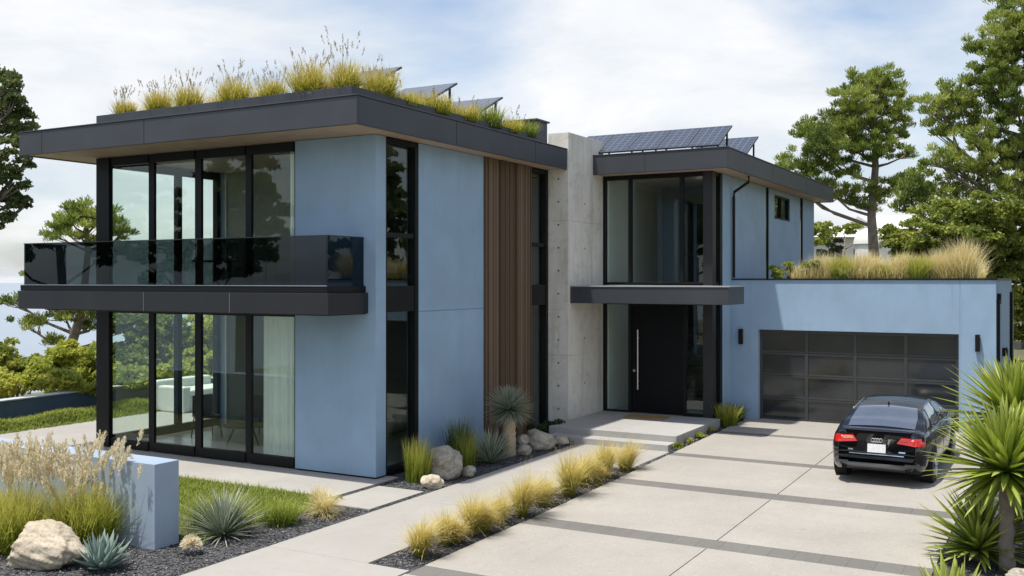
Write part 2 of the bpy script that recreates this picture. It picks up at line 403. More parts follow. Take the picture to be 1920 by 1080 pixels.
# loose stones on the gravel: nobody could count them
rg = np.random.default_rng(5)
def stones(n, region, smin, smax, name, label, m):
    P = []
    while len(P) < n:
        x, y = region(rg); P.append((x, y))
    P = np.array(P); n = len(P)
    s_ = rg.uniform(smin, smax, n)
    o6 = np.array([(1, 0, 0), (0, 1, 0), (-1, 0, 0), (0, -1, 0), (0, 0, .75), (0, 0, -.75)], float)
    fc = np.array([(0, 1, 4), (1, 2, 4), (2, 3, 4), (3, 0, 4), (1, 0, 5), (2, 1, 5), (3, 2, 5), (0, 3, 5)])
    V = o6[None] * rg.uniform(.55, 1.15, (n, 6, 1)) * s_[:, None, None]
    a = rg.uniform(0, 6.28, n); c, q = np.cos(a), np.sin(a)
    X = V[..., 0] * c[:, None] - V[..., 1] * q[:, None]; Y = V[..., 0] * q[:, None] + V[..., 1] * c[:, None]
    zz = np.array([0. if (x < -2 and y < 18) else slope(y) for x, y in P])
    V = np.stack([X + P[:, :1], Y + P[:, 1:], V[..., 2] + .006 + zz[:, None]], -1)
    Fa = (fc[None] + (np.arange(n) * 6)[:, None, None]).reshape(-1, 3)
    return tag(np_obj(name, V, 3, m, F_=Fa), label, 'gravel', kind='stuff')
def reg_mix(r):
    k = r.random()
    if k < .42: return r.uniform(-11.2, -8.68), r.uniform(7.0, 12.0) if r.random() < .8 else r.uniform(11.4, 13)
    if k < .62: return r.uniform(-9.93, -8.68), r.uniform(12.95, 19.0)
    if k < .88: return r.uniform(-7.08, -6.5), r.uniform(9.4, 17.5)
    if k < .93: return r.uniform(-6.66, -6.5), r.uniform(16, 21.5)
    return r.uniform(-1.32, .2), r.uniform(8, 17)
stones(9000, reg_mix, .010, .026, 'gravel', 'loose black and grey gravel filling the planting beds', PEBBLE)

# ------------------------------------------------------------------ house
house = thing('modern_house', (-11, 17, 0), 'two storey blue stucco house with charcoal flat roofs, glass corner and attached garage', 'house')
def H(mb, name, m, parent=None, **k): return build(mb, name, m, parent or house, **k)
TOP, SOF = 6.12, 5.70
# blue walls, laid out so that pieces butt against each other
w = MB()
w.box(-11.68, -9.95, 13.25, 13.53, .05, SOF - .002)           # front panel and corner
w.box(-10.20, -9.95, 14.49, 16.71, .05, 2.742); w.box(-10.20, -9.95, 14.49, 16.71, 2.756, SOF - .002)
w.box(-10.19, -9.958, 14.49, 16.71, 2.742, 2.756)
w.box(-16.8, -16.55, 16.43, 21.05, 0, SOF - .002)
w.box(-16.8, -9.95, 21.05, 21.3, 0, SOF - .002)
w.box(-10.20, -9.953, 16.71, 18.65, .05, SOF - .004)
H(w, 'wall', BLUE, bevel=.006)
w = MB()
for y0, y1 in ((22.02, 25.68), (25.99, 29.42), (29.80, 31.0)):
    if y0 == 25.99:
        w.box(-7.05, -6.83, y0, y1, 0, 4.93); w.box(-7.05, -6.83, y0, 26.55, 4.93, SOF - .002); w.box(-7.05, -6.83, 28.25, y1, 4.93, SOF - .002)
        w.box(-7.05, -6.83, 26.55, 28.25, 5.57, SOF - .002)
    else: w.box(-7.05, -6.83, y0, y1, 0, SOF - .002)
for y0, y1 in ((25.68, 25.99), (29.42, 29.80)): w.box(-7.05, -6.90, y0, y1, 0, SOF - .002)
w.box(-16.8, -6.83, 31.0, 31.25, 0, SOF - .002); w.box(-16.8, -16.55, 21.3, 31.0, 0, SOF - .002)
H(w, 'wall', BLUE, bevel=.006)
# plinth shadow gap under the stucco
q = MB(); q.box(-11.66, -9.985, 13.275, 13.5, 0, .05); q.box(-10.18, -9.985, 13.5, 19.4, 0, .05)
H(q, 'plinth', BLACK)
# concrete pier, with tie holes and board joints
pc = MB(); pc.box(-9.952, -9.46, 19.47, 21.32, 0, 1.66); pc.box(-9.952, -9.46, 19.47, 21.32, 1.668, 2.66); pc.box(-9.952, -9.46, 19.47, 21.32, 2.668, 4.58); pc.box(-9.952, -9.46, 19.47, 21.32, 4.588, 6.50)
pc.box(-9.945, -9.467, 19.477, 21.3, 1.66, 1.668); pc.box(-9.945, -9.467, 19.477, 21.3, 2.66, 2.668); pc.box(-9.945, -9.467, 19.477, 21.3, 4.58, 4.588)
pier = H(pc, 'concrete_pier', CONC, bevel=.008)
for k in range(11):
    z = .5 + .5 * k
    th = MB(); th.cyl((-9.70, 19.468, z), (0, 1, 0), .022, .012, 10); build(th, 'tie_hole', JOINT, pier)
    if k % 2: th = MB(); th.cyl((-9.462, 20.3, z), (1, 0, 0), .022, .012, 10); build(th, 'tie_hole', JOINT, pier)
# walnut slat cladding
ws = MB(); y = 16.72; rr = random.Random(3)
while y < 18.63:
    wd = rr.choice((.045, .06, .075)); dp = rr.choice((.016, .03, .044))
    ws.box(-9.951, -9.95 + dp, y, min(y + wd, 18.645), .08, SOF - .006); y += wd + .008
H(ws, 'wood_cladding', WOOD)
bk = MB(); bk.box(-9.952, -9.944, 16.715, 18.645, .07, SOF - .006); H(bk, 'cladding_backing', BLACK)

# roofs: fascia ring, soffit, deck
def roof(x0, x1, y0, y1, zt, zs, notch_right=True, seams=()):
    f = MB(); t = .05
    f.box(x0, x1, y0, y0 + t, zs, zt); f.box(x1 - t, x1, y0 + t, y1, zs, zt)
    f.box(x0, x0 + t, y0 + t, y1, zs, zt); f.box(x0 + t, x1 - t, y1 - t, y1, zs, zt)
    o = H(f, 'roof', CHAR, bevel=.008)
    dk = MB(); dk.box(x0 + t, x1 - t, y0 + t, y1 - t, zs + .06, zt - .04); build(dk, 'roof_deck', ROOFTOP, o)
    sf = MB(); sf.box(x0 + t, x1 - t, y0 + t, y1 - t, zs + .02, zs + .055); build(sf, 'soffit', SOFFIT, o)
    cp = MB(); e = .014
    cp.box(x0 - e, x1 + e, y0 - e, y0 + .10, zt + .002, zt + .022); cp.box(x1 - .10, x1 + e, y0 + .10, y1, zt + .002, zt + .022); cp.box(x0 - e, x0 + .10, y0 + .10, y1, zt + .002, zt + .022)
    build(cp, 'roof_flashing', CHAR, o, bevel=.004)
    for ax, k in seams:
        sm = MB()
        if ax == 'x': sm.box(k - .004, k + .004, y0 - .0025, y0 + .01, zs + .006, zt - .006)
        else: sm.box(x1 - .01, x1 + .0025, k - .004, k + .004, zs + .006, zt - .006)
        build(sm, 'panel_joint', BLACK, o)
    return o
r1 = roof(-17.62, -9.49, 12.16, 20.70, TOP, 5.685, seams=(('x', -14.17), ('x', -16.95), ('y', 15.0), ('y', 18.0)))
r2 = roof(-16.6, -6.33, 20.74, 31.65, TOP - .004, 5.685, seams=(('x', -8.2), ('y', 24.4), ('y', 28.0)))
pa = MB(); pz = 6.40
pa.box(-16.05, -9.98, 12.66, 12.74, TOP, pz); pa.box(-10.06, -9.98, 12.74, 19.42, TOP, pz); pa.box(-16.05, -15.97, 12.74, 19.42, TOP, pz); pa.box(-15.97, -10.06, 19.34, 19.42, TOP, pz)
H(pa, 'roof_parapet', CHAR, r1, bevel=.006)
so = MB(); so.box(-15.97, -10.06, 12.74, 19.34, TOP, 6.33); H(so, 'planting_soil', SOIL, r1)
bx = MB(); bx.box(-11.35, -10.55, 20.05, 20.6, TOP, 6.92); H(bx, 'roof_vent_box', CHAR, r1, bevel=.01)
bx = MB(); bx.box(-11.40, -10.50, 20.0, 20.64, 6.92, 6.96); H(bx, 'vent_cap', CHAR, r1, bevel=.008)

# windows: frame with panes and rails as sub-parts
def wnd(frames, panes, m=GLASS, name='window', fm=BLACK, par=None):
    f = MB()
    for q in frames: f.box(*q)
    o = H(f, name, fm, par, bevel=.004)
    for q in panes:
        pm = MB(); pm.box(*q); build(pm, 'pane', m, o)
    return o
YA = 13.25
for z0, z1, sill, head in ((.04, 2.74, .17, .08), (3.14, SOF - .004, .06, .16)):
    fr = [(-16.8, -16.43, YA, YA + .08, z0, z1), (-16.8, -16.68, YA + .08, YA + .30, z0, z1)]                     # corner post
    xsm = [(-15.39, -15.22), (-14.16, -13.98), (-12.90, -12.74), (-11.76, -11.68)]
    fr += [(a + .02, c, YA + .05, YA + .11, z0, z1) for a, c in xsm]
    xsm = [(a + .02, c) for a, c in xsm]
    xe = -16.43
    pn = []
    for a, c in xsm:
        fr += [(xe, a, YA + .03, YA + .13, z0, z0 + sill), (xe, a, YA + .03, YA + .13, z1 - head, z1)]
        pn.append((xe, a, YA + .075, YA + .085, z0 + sill, z1 - head)); xe = c
    wnd(fr, pn, name='glass_wall')
    fr = [(-16.79, -16.66, 15.20, 15.32, z0, z1), (-16.79, -16.66, 16.32, 16.43, z0, z1)]
    pn = []
    for a, c in ((13.55, 15.20), (15.32, 16.32)):
        fr += [(-16.78, -16.67, a, c, z0, z0 + sill), (-16.78, -16.67, a, c, z1 - head, z1)]
        pn.append((-16.73, -16.72, a, c, z0 + sill, z1 - head))
    wnd(fr, pn, name='glass_wall')
# tall windows of the long front
def tallwin(y0, y1, jl, jr):
    X0, X1 = -10.12, -9.955
    fr = [(X0, X1, y0, y0 + jl, .07, SOF - .006), (X0, X1 + .004, y1 - jr, y1, .07, SOF - .006), (X0, X1, y0 + jl, y1 - jr, .07, .14), (X0, X1, y0 + jl, y1 - jr, 5.60, SOF - .006),
          (X0, X1 - .02, y0 + jl, y1 - jr, 4.02, 4.10), (X0, X1 - .01, y0 + jl, y1 - jr, 2.76, 3.20)]
    a, c = y0 + jl, y1 - jr
    wnd(fr, [(-10.05, -10.04, a, c, .14, 2.76), (-10.05, -10.04, a, c, 3.20, 4.02), (-10.05, -10.04, a, c, 4.10, 5.60)])
tallwin(13.532, 14.488, .035, .10); tallwin(18.652, 19.466, .03, .09)
# entrance: glazing, corner post, door
YE = 21.3
up0, up1 = 3.20, SOF - .004
fr = [(-9.46, -9.39, YE, YE + .1, up0, up1), (-8.83, -8.75, YE, YE + .1, up0, up1), (-7.60, -7.51, YE, YE + .1, up0, up1), (-9.39, -8.83, YE, YE + .1, up0, up0 + .05), (-8.75, -7.60, YE, YE + .1, up0, up0 + .05), (-7.51, -7.05, YE, YE + .1, up0, up0 + .05),
      (-9.39, -8.83, YE, YE + .1, 5.60, up1), (-8.75, -7.60, YE, YE + .1, 5.60, up1), (-7.51, -7.05, YE, YE + .1, 5.60, up1)]
wnd(fr, [(a, c, YE + .045, YE + .055, up0 + .05, 5.60) for a, c in ((-9.39, -8.83), (-8.75, -7.60), (-7.51, -7.05))], name='glass_wall')
fr = [(-9.46, -9.39, YE, YE + .1, .27, 2.80), (-8.83, -8.75, YE, YE + .1, .27, 2.80), (-7.51, -7.46, YE, YE + .1, .27, 2.80), (-9.39, -8.83, YE, YE + .1, .27, .31), (-7.46, -7.05, YE, YE + .1, .27, .33), (-9.39, -8.83, YE, YE + .1, 2.74, 2.80), (-7.46, -7.05, YE, YE + .1, 2.74, 2.80), (-8.75, -7.51, YE, YE + .1, 2.72, 2.80)]
wnd(fr, [(-9.39, -8.83, YE + .045, YE + .055, .31, 2.74), (-7.46, -7.05, YE + .045, YE + .055, .33, 2.74)], name='entrance_glazing')
po = MB(); po.box(-7.05, -6.83, YE - .02, YE + .22, .27, SOF - .003); H(po, 'corner_post', POST, bevel=.006)
fr = [(-6.98, -6.84, 21.86, 22.02, 0.1, SOF - .003), (-6.96, -6.86, YE + .22, 21.86, 2.74, 3.25), (-6.96, -6.86, YE + .22, 21.86, 5.62, SOF - .003), (-6.96, -6.86, YE + .22, 21.86, .1, .33)]
wnd(fr, [(-6.91, -6.90, YE + .22, 21.86, .33, 2.74), (-6.91, -6.90, YE + .22, 21.86, 3.25, 5.62)])
dr = MB(); dr.box(-8.746, -7.514, YE + .03, YE + .09, .285, 2.715); door = H(dr, 'front_door', m_plain('black_door', (.004, .0045, .006), .5, 0, .2, 3, spec=.2), bevel=.004)
hd = MB(); hd.tube([(-8.575, YE - .05, .81), (-8.575, YE - .05, 2.17)], .019, 12); hd.cyl((-8.575, YE - .01, 1.0), (0, 1, 0), .012, .09, 8); hd.cyl((-8.575, YE - .01, 1.98), (0, 1, 0), .012, .09, 8)
build(hd, 'door_handle', STEEL, door, smooth=False)
lk = MB(); lk.cyl((-8.685, YE + .015, 1.23), (0, 1, 0), .032, .03, 16); build(lk, 'door_lock', STEEL, door)
# high double window in the side wall
fr = [(-6.97, -6.86, 26.55, 26.62, 4.93, 5.57), (-6.97, -6.86, 27.36, 27.44, 4.93, 5.57), (-6.97, -6.86, 28.18, 28.25, 4.93, 5.57), (-6.97, -6.86, 26.62, 28.18, 4.93, 4.98), (-6.97, -6.86, 26.62, 28.18, 5.52, 5.57)]
wnd(fr, [(-6.92, -6.91, 26.62, 27.36, 4.98, 5.52), (-6.92, -6.91, 27.44, 28.18, 4.98, 5.52)])
for y0, y1 in ((25.682, 25.988), (29.422, 29.798)):
    wnd([(-6.9, -6.84, y0, y0 + .05, 3.3, SOF - .004), (-6.9, -6.84, y1 - .05, y1, 3.3, SOF - .004)], [(-6.875, -6.865, y0 + .05, y1 - .05, 3.3, SOF - .006)], m=GARAGE_PANEL)
# entrance canopy
cn = MB()
cn.prism([(-9.455, 19.55), (-5.94, 19.55), (-5.94, 20.62), (-6.826, 20.62), (-6.826, 21.29), (-9.455, 21.29)], 2.80, 3.15)
can = H(cn, 'entrance_canopy', CHAR, bevel=.008)
cn = MB(); cn.prism([(-9.455, 19.535), (-5.925, 19.535), (-5.925, 20.63), (-6.826, 20.63), (-6.826, 21.28), (-9.455, 21.28)], 3.152, 3.176)
build(cn, 'canopy_flashing', m_plain('pale_flashing', (.30, .31, .32), .5), can, bevel=.003)
# balcony
bl = MB(); bl.box(-17.74, -10.10, 12.22, 13.245, 2.75, 3.09); bl.box(-17.0, -10.14, 12.26, 13.245, 2.735, 2.748)
bal = H(bl, 'balcony', EBONY, bevel=.006)
t = MB(); t.box(-17.73, -10.15, 12.26, 12.36, 3.092, 3.20); t.box(-10.25, -10.15, 12.36, 13.245, 3.092, 3.20); t.box(-17.73, -17.63, 12.36, 13.245, 3.092, 3.20); build(t, 'rail_channel', BLACK, bal, bevel=.004)
t = MB(); t.box(-17.62, -10.26, 12.37, 13.245, 3.092, 3.11); build(t, 'balcony_floor', POST, bal)
t = MB(); t.box(-17.72, -10.16, 12.252, 12.27, 3.202, 3.212); build(t, 'rail_trim', STEEL, bal)
for a, c in ((-17.70, -15.245), (-15.235, -13.36), (-13.35, -11.485), (-11.475, -10.213)):
    t = MB(); t.box(a, c, 12.318, 12.334, 3.20, 3.995); build(t, 'railing_glass', SMOKE, bal)
t = MB(); t.box(-10.208, -10.192, 12.322, 13.24, 3.20, 3.995); build(t, 'railing_glass', SMOKE, bal)
t = MB(); t.box(-17.70, -17.684, 12.34, 13.24, 3.20, 3.995); build(t, 'railing_glass', SMOKE, bal)
t = MB(); t.box(-17.71, -10.19, 12.312, 12.340, 3.996, 4.010); t.box(-10.214, -10.186, 12.340, 13.24, 3.996, 4.010); t.box(-17.706, -17.678, 12.340, 13.24, 3.996, 4.010); build(t, 'rail_cap', POST, bal)
JG = m_plain('joint_grey', (.16, .16, .165), .6)
for k in (-14.25, -12.19): t = MB(); t.box(k - .006, k + .006, 12.2175, 12.23, 2.756, 3.086); build(t, 'panel_joint', JG, bal)
# downpipes
t = MB(); t.tube([(-6.42, 22.66, 5.68), (-6.42, 22.66, 5.55), (-6.76, 22.66, 5.33), (-6.77, 22.66, 5.2), (-6.77, 22.66, 3.35)], .034, 10); H(t, 'downpipe', BLACK, smooth=False)
# floors, ceilings and rooms
t = MB(); t.box(-16.5, -10.25, 13.56, 21.0, .0, .05); t.box(-9.45, -7.06, 21.42, 25.0, .0, .28); H(t, 'interior_floor', FLOOR_IN)
t = MB(); t.box(-16.64, -10.22, 13.40, 21.02, 2.76, 3.10); H(t, 'floor_slab', WHITE_IN)
t = MB(); t.box(-16.5, -12.62, 16.48, 16.6, .05, 2.76); t.box(-12.62, -12.5, 16.48, 19.0, .05, 2.76); t.box(-16.5, -10.25, 20.6, 20.7, .05, 2.76); H(t, 'interior_wall', OLIVE_IN)
t = MB(); t.box(-16.5, -12.62, 16.48, 16.6, 3.10, 5.70); t.box(-16.5, -10.25, 19.0, 19.1, 3.10, 5.70); H(t, 'interior_wall', m_plain('stone_grey_paint', (.30, .30, .26), .7))
t = MB(); t.box(-16.64, -16.5, 16.44, 16.6, .05, 2.76); t.box(-16.64, -16.5, 16.44, 16.6, 3.10, 5.70); t.box(-9.45, -9.36, 21.42, 24.9, .28, 5.7); H(t, 'interior_wall', WHITE_IN)
t = MB(); t.box(-9.45, -7.06, 24.9, 25.0, .28, 5.7); t.box(-8.2, -8.1, 22.6, 24.9, 3.1, 5.2); H(t, 'interior_wall', m_plain('hall_grey', (.10, .11, .115), .6))
t = MB(); t.box(-9.35, -7.06, 22.9, 24.9, 2.80, 3.10); H(t, 'landing', WHITE_IN)
st = MB()
for k in range(10): st.box(-8.3, -7.1, 22.1 + k * .26, 22.42 + k * .26, .46 + k * .24, .52 + k * .24)
H(st, 'staircase', OAK)
ar = MB(); ar.box(-13.6, -12.9, 16.43, 16.478, 1.25, 2.05); art = H(ar, 'wall_art', BLACK)

# garage
YG = 22.70
w = MB()
w.box(-6.829, -6.21, YG, YG + .22, 0, 3.30); w.box(-2.01, -1.9905, YG, YG + .22, 0, 3.30); w.box(-6.21, -2.01, YG, YG + .22, 2.17, 3.30)
w.box(-1.982, -1.31, YG, YG + .22, 0, 3.30); w.box(-1.9905, -1.982, YG + .006, YG + .22, 0, 3.30)
w.box(-1.53, -1.31, YG + .22, 29.0, 0, 3.30); w.box(-6.829, -1.53, 28.8, 29.0, 0, 3.30)
gw = H(w, 'garage_wall', BLUE)
t = MB(); t.box(-6.827, -1.285, YG - .025, YG + .05, 3.302, 3.335); t.box(-1.36, -1.285, YG + .05, 29.0, 3.302, 3.335); H(t, 'garage_coping', BLACK, bevel=.004)
t = MB(); t.box(-6.82, -1.54, YG + .22, 28.8, 3.05, 3.2); H(t, 'garage_roof', ROOFTOP)
t = MB(); t.box(-6.80, -1.55, YG + .24, 28.7, 3.2, 3.30); H(t, 'planting_soil', SOIL)
gd = MB()
GX0, GX1, GZ0, GZ1 = -6.205, -2.015, .10, 2.165
cw = (GX1 - GX0) / 4; rh = (GZ1 - GZ0) / 4; YD = YG + .14
for k in range(5):
    e = .06 if k in (0, 4) else .035
    xc = GX0 + k * cw; gd.box(max(GX0, xc - e), min(GX1, xc + e), YD, YD + .05, GZ0, GZ1)
for j in range(5):
    zc = GZ0 + j * rh
    for k in range(4):
        xa = GX0 + k * cw + (.06 if k == 0 else .035); xb = GX0 + (k + 1) * cw - (.06 if k == 3 else .035)
        if j == 0: gd.box(xa, xb, YD + .003, YD + .05, GZ0, GZ0 + .06)
        elif j == 4: gd.box(xa, xb, YD + .003, YD + .05, GZ1 - .07, GZ1)
        else: gd.box(xa, xb, YD + .003, YD + .05, zc - .045, zc - .003); gd.box(xa, xb, YD + .001, YD + .05, zc + .003, zc + .045)
gdo = H(gd, 'garage_door', GARAGE_FRAME, bevel=.003)
for j in range(4):
    for k in range(4):
        pm = MB(); pm.box(GX0 + k * cw + .03, GX0 + (k + 1) * cw - .03, YD + .022, YD + .03, GZ0 + j * rh + .04, GZ0 + (j + 1) * rh - .04)
        build(pm, 'door_panel', GARAGE_PANEL, gdo)
t = MB(); t.box(-1.305, -1.235, 23.0, 23.16, 2.80, 3.02); t.box(-1.30, -1.245, 22.84, 22.98, .1, 2.9); t.box(-1.30, -1.24, 22.98, 23.16, 2.84, 2.9); H(t, 'downpipe', BLACK, bevel=.004)
t = MB(); t.box(-1.305, -1.24, 28.0, 28.5, 0, 3.0); H(t, 'downpipe', BLACK)
t = MB(); t.box(-1.305, -1.2, 24.8, 25.1, 1.6, 1.78); H(t, 'meter_box', BLACK, bevel=.01)
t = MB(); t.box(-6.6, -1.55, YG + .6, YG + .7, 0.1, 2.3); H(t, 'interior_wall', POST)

# porch with its two steps
po = MB(); po.box(-9.44, -6.66, 18.50, 21.28, 0, .27)
porch = build(po, 'porch', PORCH, bevel=.008, origin=(-8, 19.8, 0)); tag(porch, 'low pale concrete porch with a step in front of the black front door', 'porch')
po = MB(); po.box(-9.30, -6.69, 18.12, 18.497, 0, .145); build(po, 'step', PORCH, porch, bevel=.008)
t = MB(); t.box(-8.60, -7.68, 20.42, 20.92, .272, .292)
tag(build(t, 'doormat', DOORMAT_M, bevel=.006, origin=(-8.14, 20.67, .272)), 'tan coir doormat lying on the porch at the front door', 'doormat')

# wall lamps
def wall_lamp(x, z, y, label):
    o = thing('wall_lamp', (x, y, z), label, 'wall lamp', 'slim black wall lamps beside the garage door')
    t = MB(); t.box(x - .035, x + .035, y - .014, y - .002, z - .14, z + .14); build(t, 'back_plate', BLACK, o)
    t = MB(); t.box(x - .045, x + .045, y - .11, y - .015, z - .175, z + .175); build(t, 'lamp_body', BLACK, o, bevel=.006)
    t = MB(); t.box(x - .03, x + .03, y - .10, y - .03, z - .183, z - .176); build(t, 'lens', m_plain('lamp_lens', (.5, .5, .48), .3), o)
wall_lamp(-6.60, 2.0, YG, 'slim black wall lamp between the entrance canopy and the garage door')
wall_lamp(-1.65, 2.0, YG, 'slim black wall lamp on the sunlit wall near the garage corner')

# solar panels
SOLAR = m_solar('solar_cells')
def solar(xr, w, ylow, zlow, run, rise, label, cols, group, legs=True, rows=2):
    o = thing('solar_panel', (xr - w / 2, ylow, TOP), label, 'solar panel', group)
    base = Vector(o['_base']); L = math.hypot(run, rise); n = Vector((0, -rise / L, run / L)); d = Vector((0, run / L, rise / L))
    A = Vector((xr - w, ylow, zlow))
    def P(a, t, h): return A + Vector((a, 0, 0)) + d * t + n * h
    f = MB()
    V = [P(a, t, h) for h in (0, .035) for a, t in ((0, 0), (w, 0), (w, L), (0, L))]
    f.add(V, [(3, 2, 1, 0), (4, 5, 6, 7), (0, 1, 5, 4), (1, 2, 6, 5), (2, 3, 7, 6), (3, 0, 4, 7)])
    build(f, 'panel_frame', CHAR, o)
    g_ = MB(); e = .018; g_.add([P(e, e, .038), P(w - e, e, .038), P(w - e, L - e, .038), P(e, L - e, .038)], [(0, 1, 2, 3)])
    c = build(g_, 'cells', SOLAR, o)
    l = c.data.uv_layers.new(name='panel'); rows_ = max(2, round(L / .165))
    for i, uv in enumerate(((0, 0), (cols, 0), (cols, rows_), (0, rows_))): l.data[i].uv = uv
    if legs:
        for a in (.06, w - .06):
            t = MB(); q = P(a, L * .78, -.002); t.box(q.x - .018, q.x + .018, q.y - .018, q.y + .018, TOP + .02, q.z); build(t, 'leg', BLACK, o)
            t = MB(); q = P(a, L * .12, -.002); t.box(q.x - .018, q.x + .018, q.y - .018, q.y + .018, TOP + .02, q.z); build(t, 'leg', BLACK, o)
    return o
G1 = 'tilted solar panels among the roof grasses'
solar(-10.35, 1.20, 13.68, 6.62, .88, .44, 'solar panel half hidden behind tall grasses at the planted roof corner', 8, G1)
solar(-10.35, 1.22, 15.52, 6.65, .88, .44, 'solar panel on stilts, first clear of the grasses on the planted roof', 8, G1)
solar(-10.35, 1.28, 17.20, 6.63, .98, .47, 'solar panel on stilts on the planted roof, nearest the dark vent box', 8, G1)
G2 = 'solar panels in a long row above the entrance roof'
names = ['end panel of the long solar row, at the entrance roof corner', 'second solar panel from the corner end of the long row', 'middle solar panel of the long row over the entrance roof', 'solar panel of the long row next but one to the concrete pier', 'end panel of the long solar row, beside the concrete pier']
for k in range(5): solar(-6.62 - k * .715, .70, 21.06, 6.20, 1.0, .55, names[k], 4, G2, k % 2 == 0)
for k in range(2): solar(-6.52 - k * .715, .70, 22.86, 6.20, 1.0, .52, ['solar panel of the short second row, at the roof edge', 'solar panel of the short second row, tucked behind the long row'][k], 4, 'short second row of solar panels')

# curtains and furniture seen through the glass
def curtain(x0, x1, y, z0, z1, label):
    n = int((x1 - x0) / .012); V = []
    for i in range(n + 1):
        x = x0 + (x1 - x0) * i / n; dy = .035 * math.sin(x * 58) + .015 * math.sin(x * 23 + 1)
        V += [(x, y + dy, z0), (x, y + dy * .8, z1), ]
    V2 = [(a, q + .008, c) for a, q, c in V]; k = len(V)
    m = MB(); m.add(V + V2, [(2 * i, 2 * i + 2, 2 * i + 3, 2 * i + 1) for i in range(n)] + [(k + 2 * i + 1, k + 2 * i + 3, k + 2 * i + 2, k + 2 * i) for i in range(n)])
    tag(build(m, 'curtain', CURTAIN, smooth=True, origin=(x0, y, z0)), label, 'curtain', 'pale curtains behind the glass')
curtain(-12.72, -11.70, 13.62, .08, 2.72, 'wide pale full height curtain behind the ground floor glass')
curtain(-12.12, -11.70, 13.62, 3.12, 5.66, 'narrow pale curtain behind the upper floor balcony glass')
def chair(x, y, rz, label):
    o = thing('dining_chair', (x, y, .05), label, 'chair', 'chairs behind the ground floor glass', rz)
    t = MB(); t.box(-.22, .22, -.22, .22, .42, .47); build(t, 'seat', OAK, o, bevel=.01)
    t = MB(); t.box(-.22, .22, .19, .225, .47, .86); build(t, 'backrest', OAK, o, bevel=.01)
    for a in (-1, 1):
        for c in (-1, 1):
            t = MB(); t.tube([(a * .23, c * .23, 0), (a * .19, c * .19, .42)], .014, 6); build(t, 'leg', BLACK, o)
chair(-15.55, 14.95, R(70), 'slim dark chair behind the middle pane of the ground floor glass')
chair(-14.65, 15.7, R(200), 'slim dark chair close to the inner olive wall')
o = thing('round_table', (-14.3, 14.75, .05), 'low round dark table behind the ground floor glass', 'table')
t = MB(); t.cyl((-14.3, 14.75, .42), (0, 0, 1), .42, .035, 28); build(t, 'table_top', OAK, o)
for k in range(3):
    a = k * 2.1; t = MB(); t.tube([(-14.3 + .36 * math.cos(a), 14.75 + .36 * math.sin(a), .05), (-14.3 + .2 * math.cos(a), 14.75 + .2 * math.sin(a), .40)], .016, 6); build(t, 'leg', BLACK, o)
o = thing('armchair', (-13.2, 15.6, .05), 'low cream armchair beside the round table', 'armchair')
for n_, q in (('seat', (-13.6, -12.85, 15.25, 15.95, .2, .44)), ('backrest', (-13.6, -12.85, 15.952, 16.12, .2, .85)), ('armrest', (-13.75, -13.605, 15.25, 16.12, .1, .6)), ('armrest', (-12.845, -12.7, 15.25, 16.12, .1, .6))):
    t = MB(); t.box(*q); build(t, n_, UPHOLSTERY, o, bevel=.04)
o = thing('outdoor_sofa', (-19.3, 18.4, .02), 'white block shaped outdoor sofa on the terrace beside the slate garden wall', 'sofa')
for n_, q in (('armrest', (-19.9, -19.0, 17.5, 17.75, .02, .66)), ('seat', (-19.9, -19.0, 17.752, 19.3, .02, .40)), ('backrest', (-20.15, -19.902, 17.5, 19.3, .02, .78)), ('cushion', (-19.88, -19.05, 17.8, 18.55, .402, .56)), ('cushion', (-19.88, -19.05, 18.57, 19.28, .402, .56))):
    t = MB(); t.box(*q); build(t, n_, UPHOLSTERY, o, bevel=.04)
o = thing('bed', (-13.0, 15.6, 3.1), 'low bed with pale linen behind the smoked balcony glass', 'bed')
t = MB(); t.box(-13.7, -12.0, 14.9, 16.9, 3.2, 3.42); build(t, 'bed_frame', OAK, o, bevel=.01)
t = MB(); t.box(-13.65, -12.05, 14.92, 16.8, 3.422, 3.66); build(t, 'mattress', UPHOLSTERY, o, bevel=.06)
for a in (-13.55, -12.8):
    t = MB(); t.box(a, a + .65, 16.3, 16.75, 3.662, 3.80); build(t, 'pillow', CURTAIN, o, bevel=.06)
o = thing('side_table', (-15.1, 14.7, 3.1), 'small dark side table behind the smoked balcony glass', 'table')
t = MB(); t.box(-15.5, -14.6, 14.5, 14.9, 3.66, 3.70); build(t, 'table_top', OAK, o)
for a in (-15.45, -14.65):
    t = MB(); t.box(a - .02, a + .02, 14.68, 14.72, 3.1, 3.66); build(t, 'leg', BLACK, o)

# garden walls, fence, neighbours
t = MB(); t.box(-20.5, -9.76, 8.54, 8.92, -.05, 1.045)
wl = build(t, 'garden_wall', BLUE_PALE, bevel=.006, origin=(-15, 8.7, 0)); tag(wl, 'pale blue rendered garden wall behind the plumed grasses', 'garden wall', 'rendered garden walls')
t = MB(); t.prism([(-21.6, 10.5), (-22.4, 20.7), (-22.15, 20.7), (-21.35, 10.5)], -.3, .47); t.prism([(-22.4, 20.702), (-13.0, 21.9), (-13.0, 22.1), (-22.4, 20.95)], -.3, .47)
wl = build(t, 'garden_wall', SLATE, bevel=.006, origin=(-22, 16, 0)); tag(wl, 'dark slate blue garden wall edging the terrace garden, below yellow green bushes', 'garden wall', 'rendered garden walls')
t = MB(); t.prism([(-21.64, 10.48), (-22.44, 20.7), (-22.12, 20.7), (-21.32, 10.48)], .472, .50); t.prism([(-22.44, 20.702), (-13.0, 21.88), (-13.0, 22.12), (-22.44, 20.97)], .472, .50); build(t, 'wall_coping', m_plain('pale_coping', (.45, .47, .49), .8), wl)
o = thing('slat_fence', (.5, 25.5, .1), 'black timber slat fence behind the yuccas past the garage', 'fence')
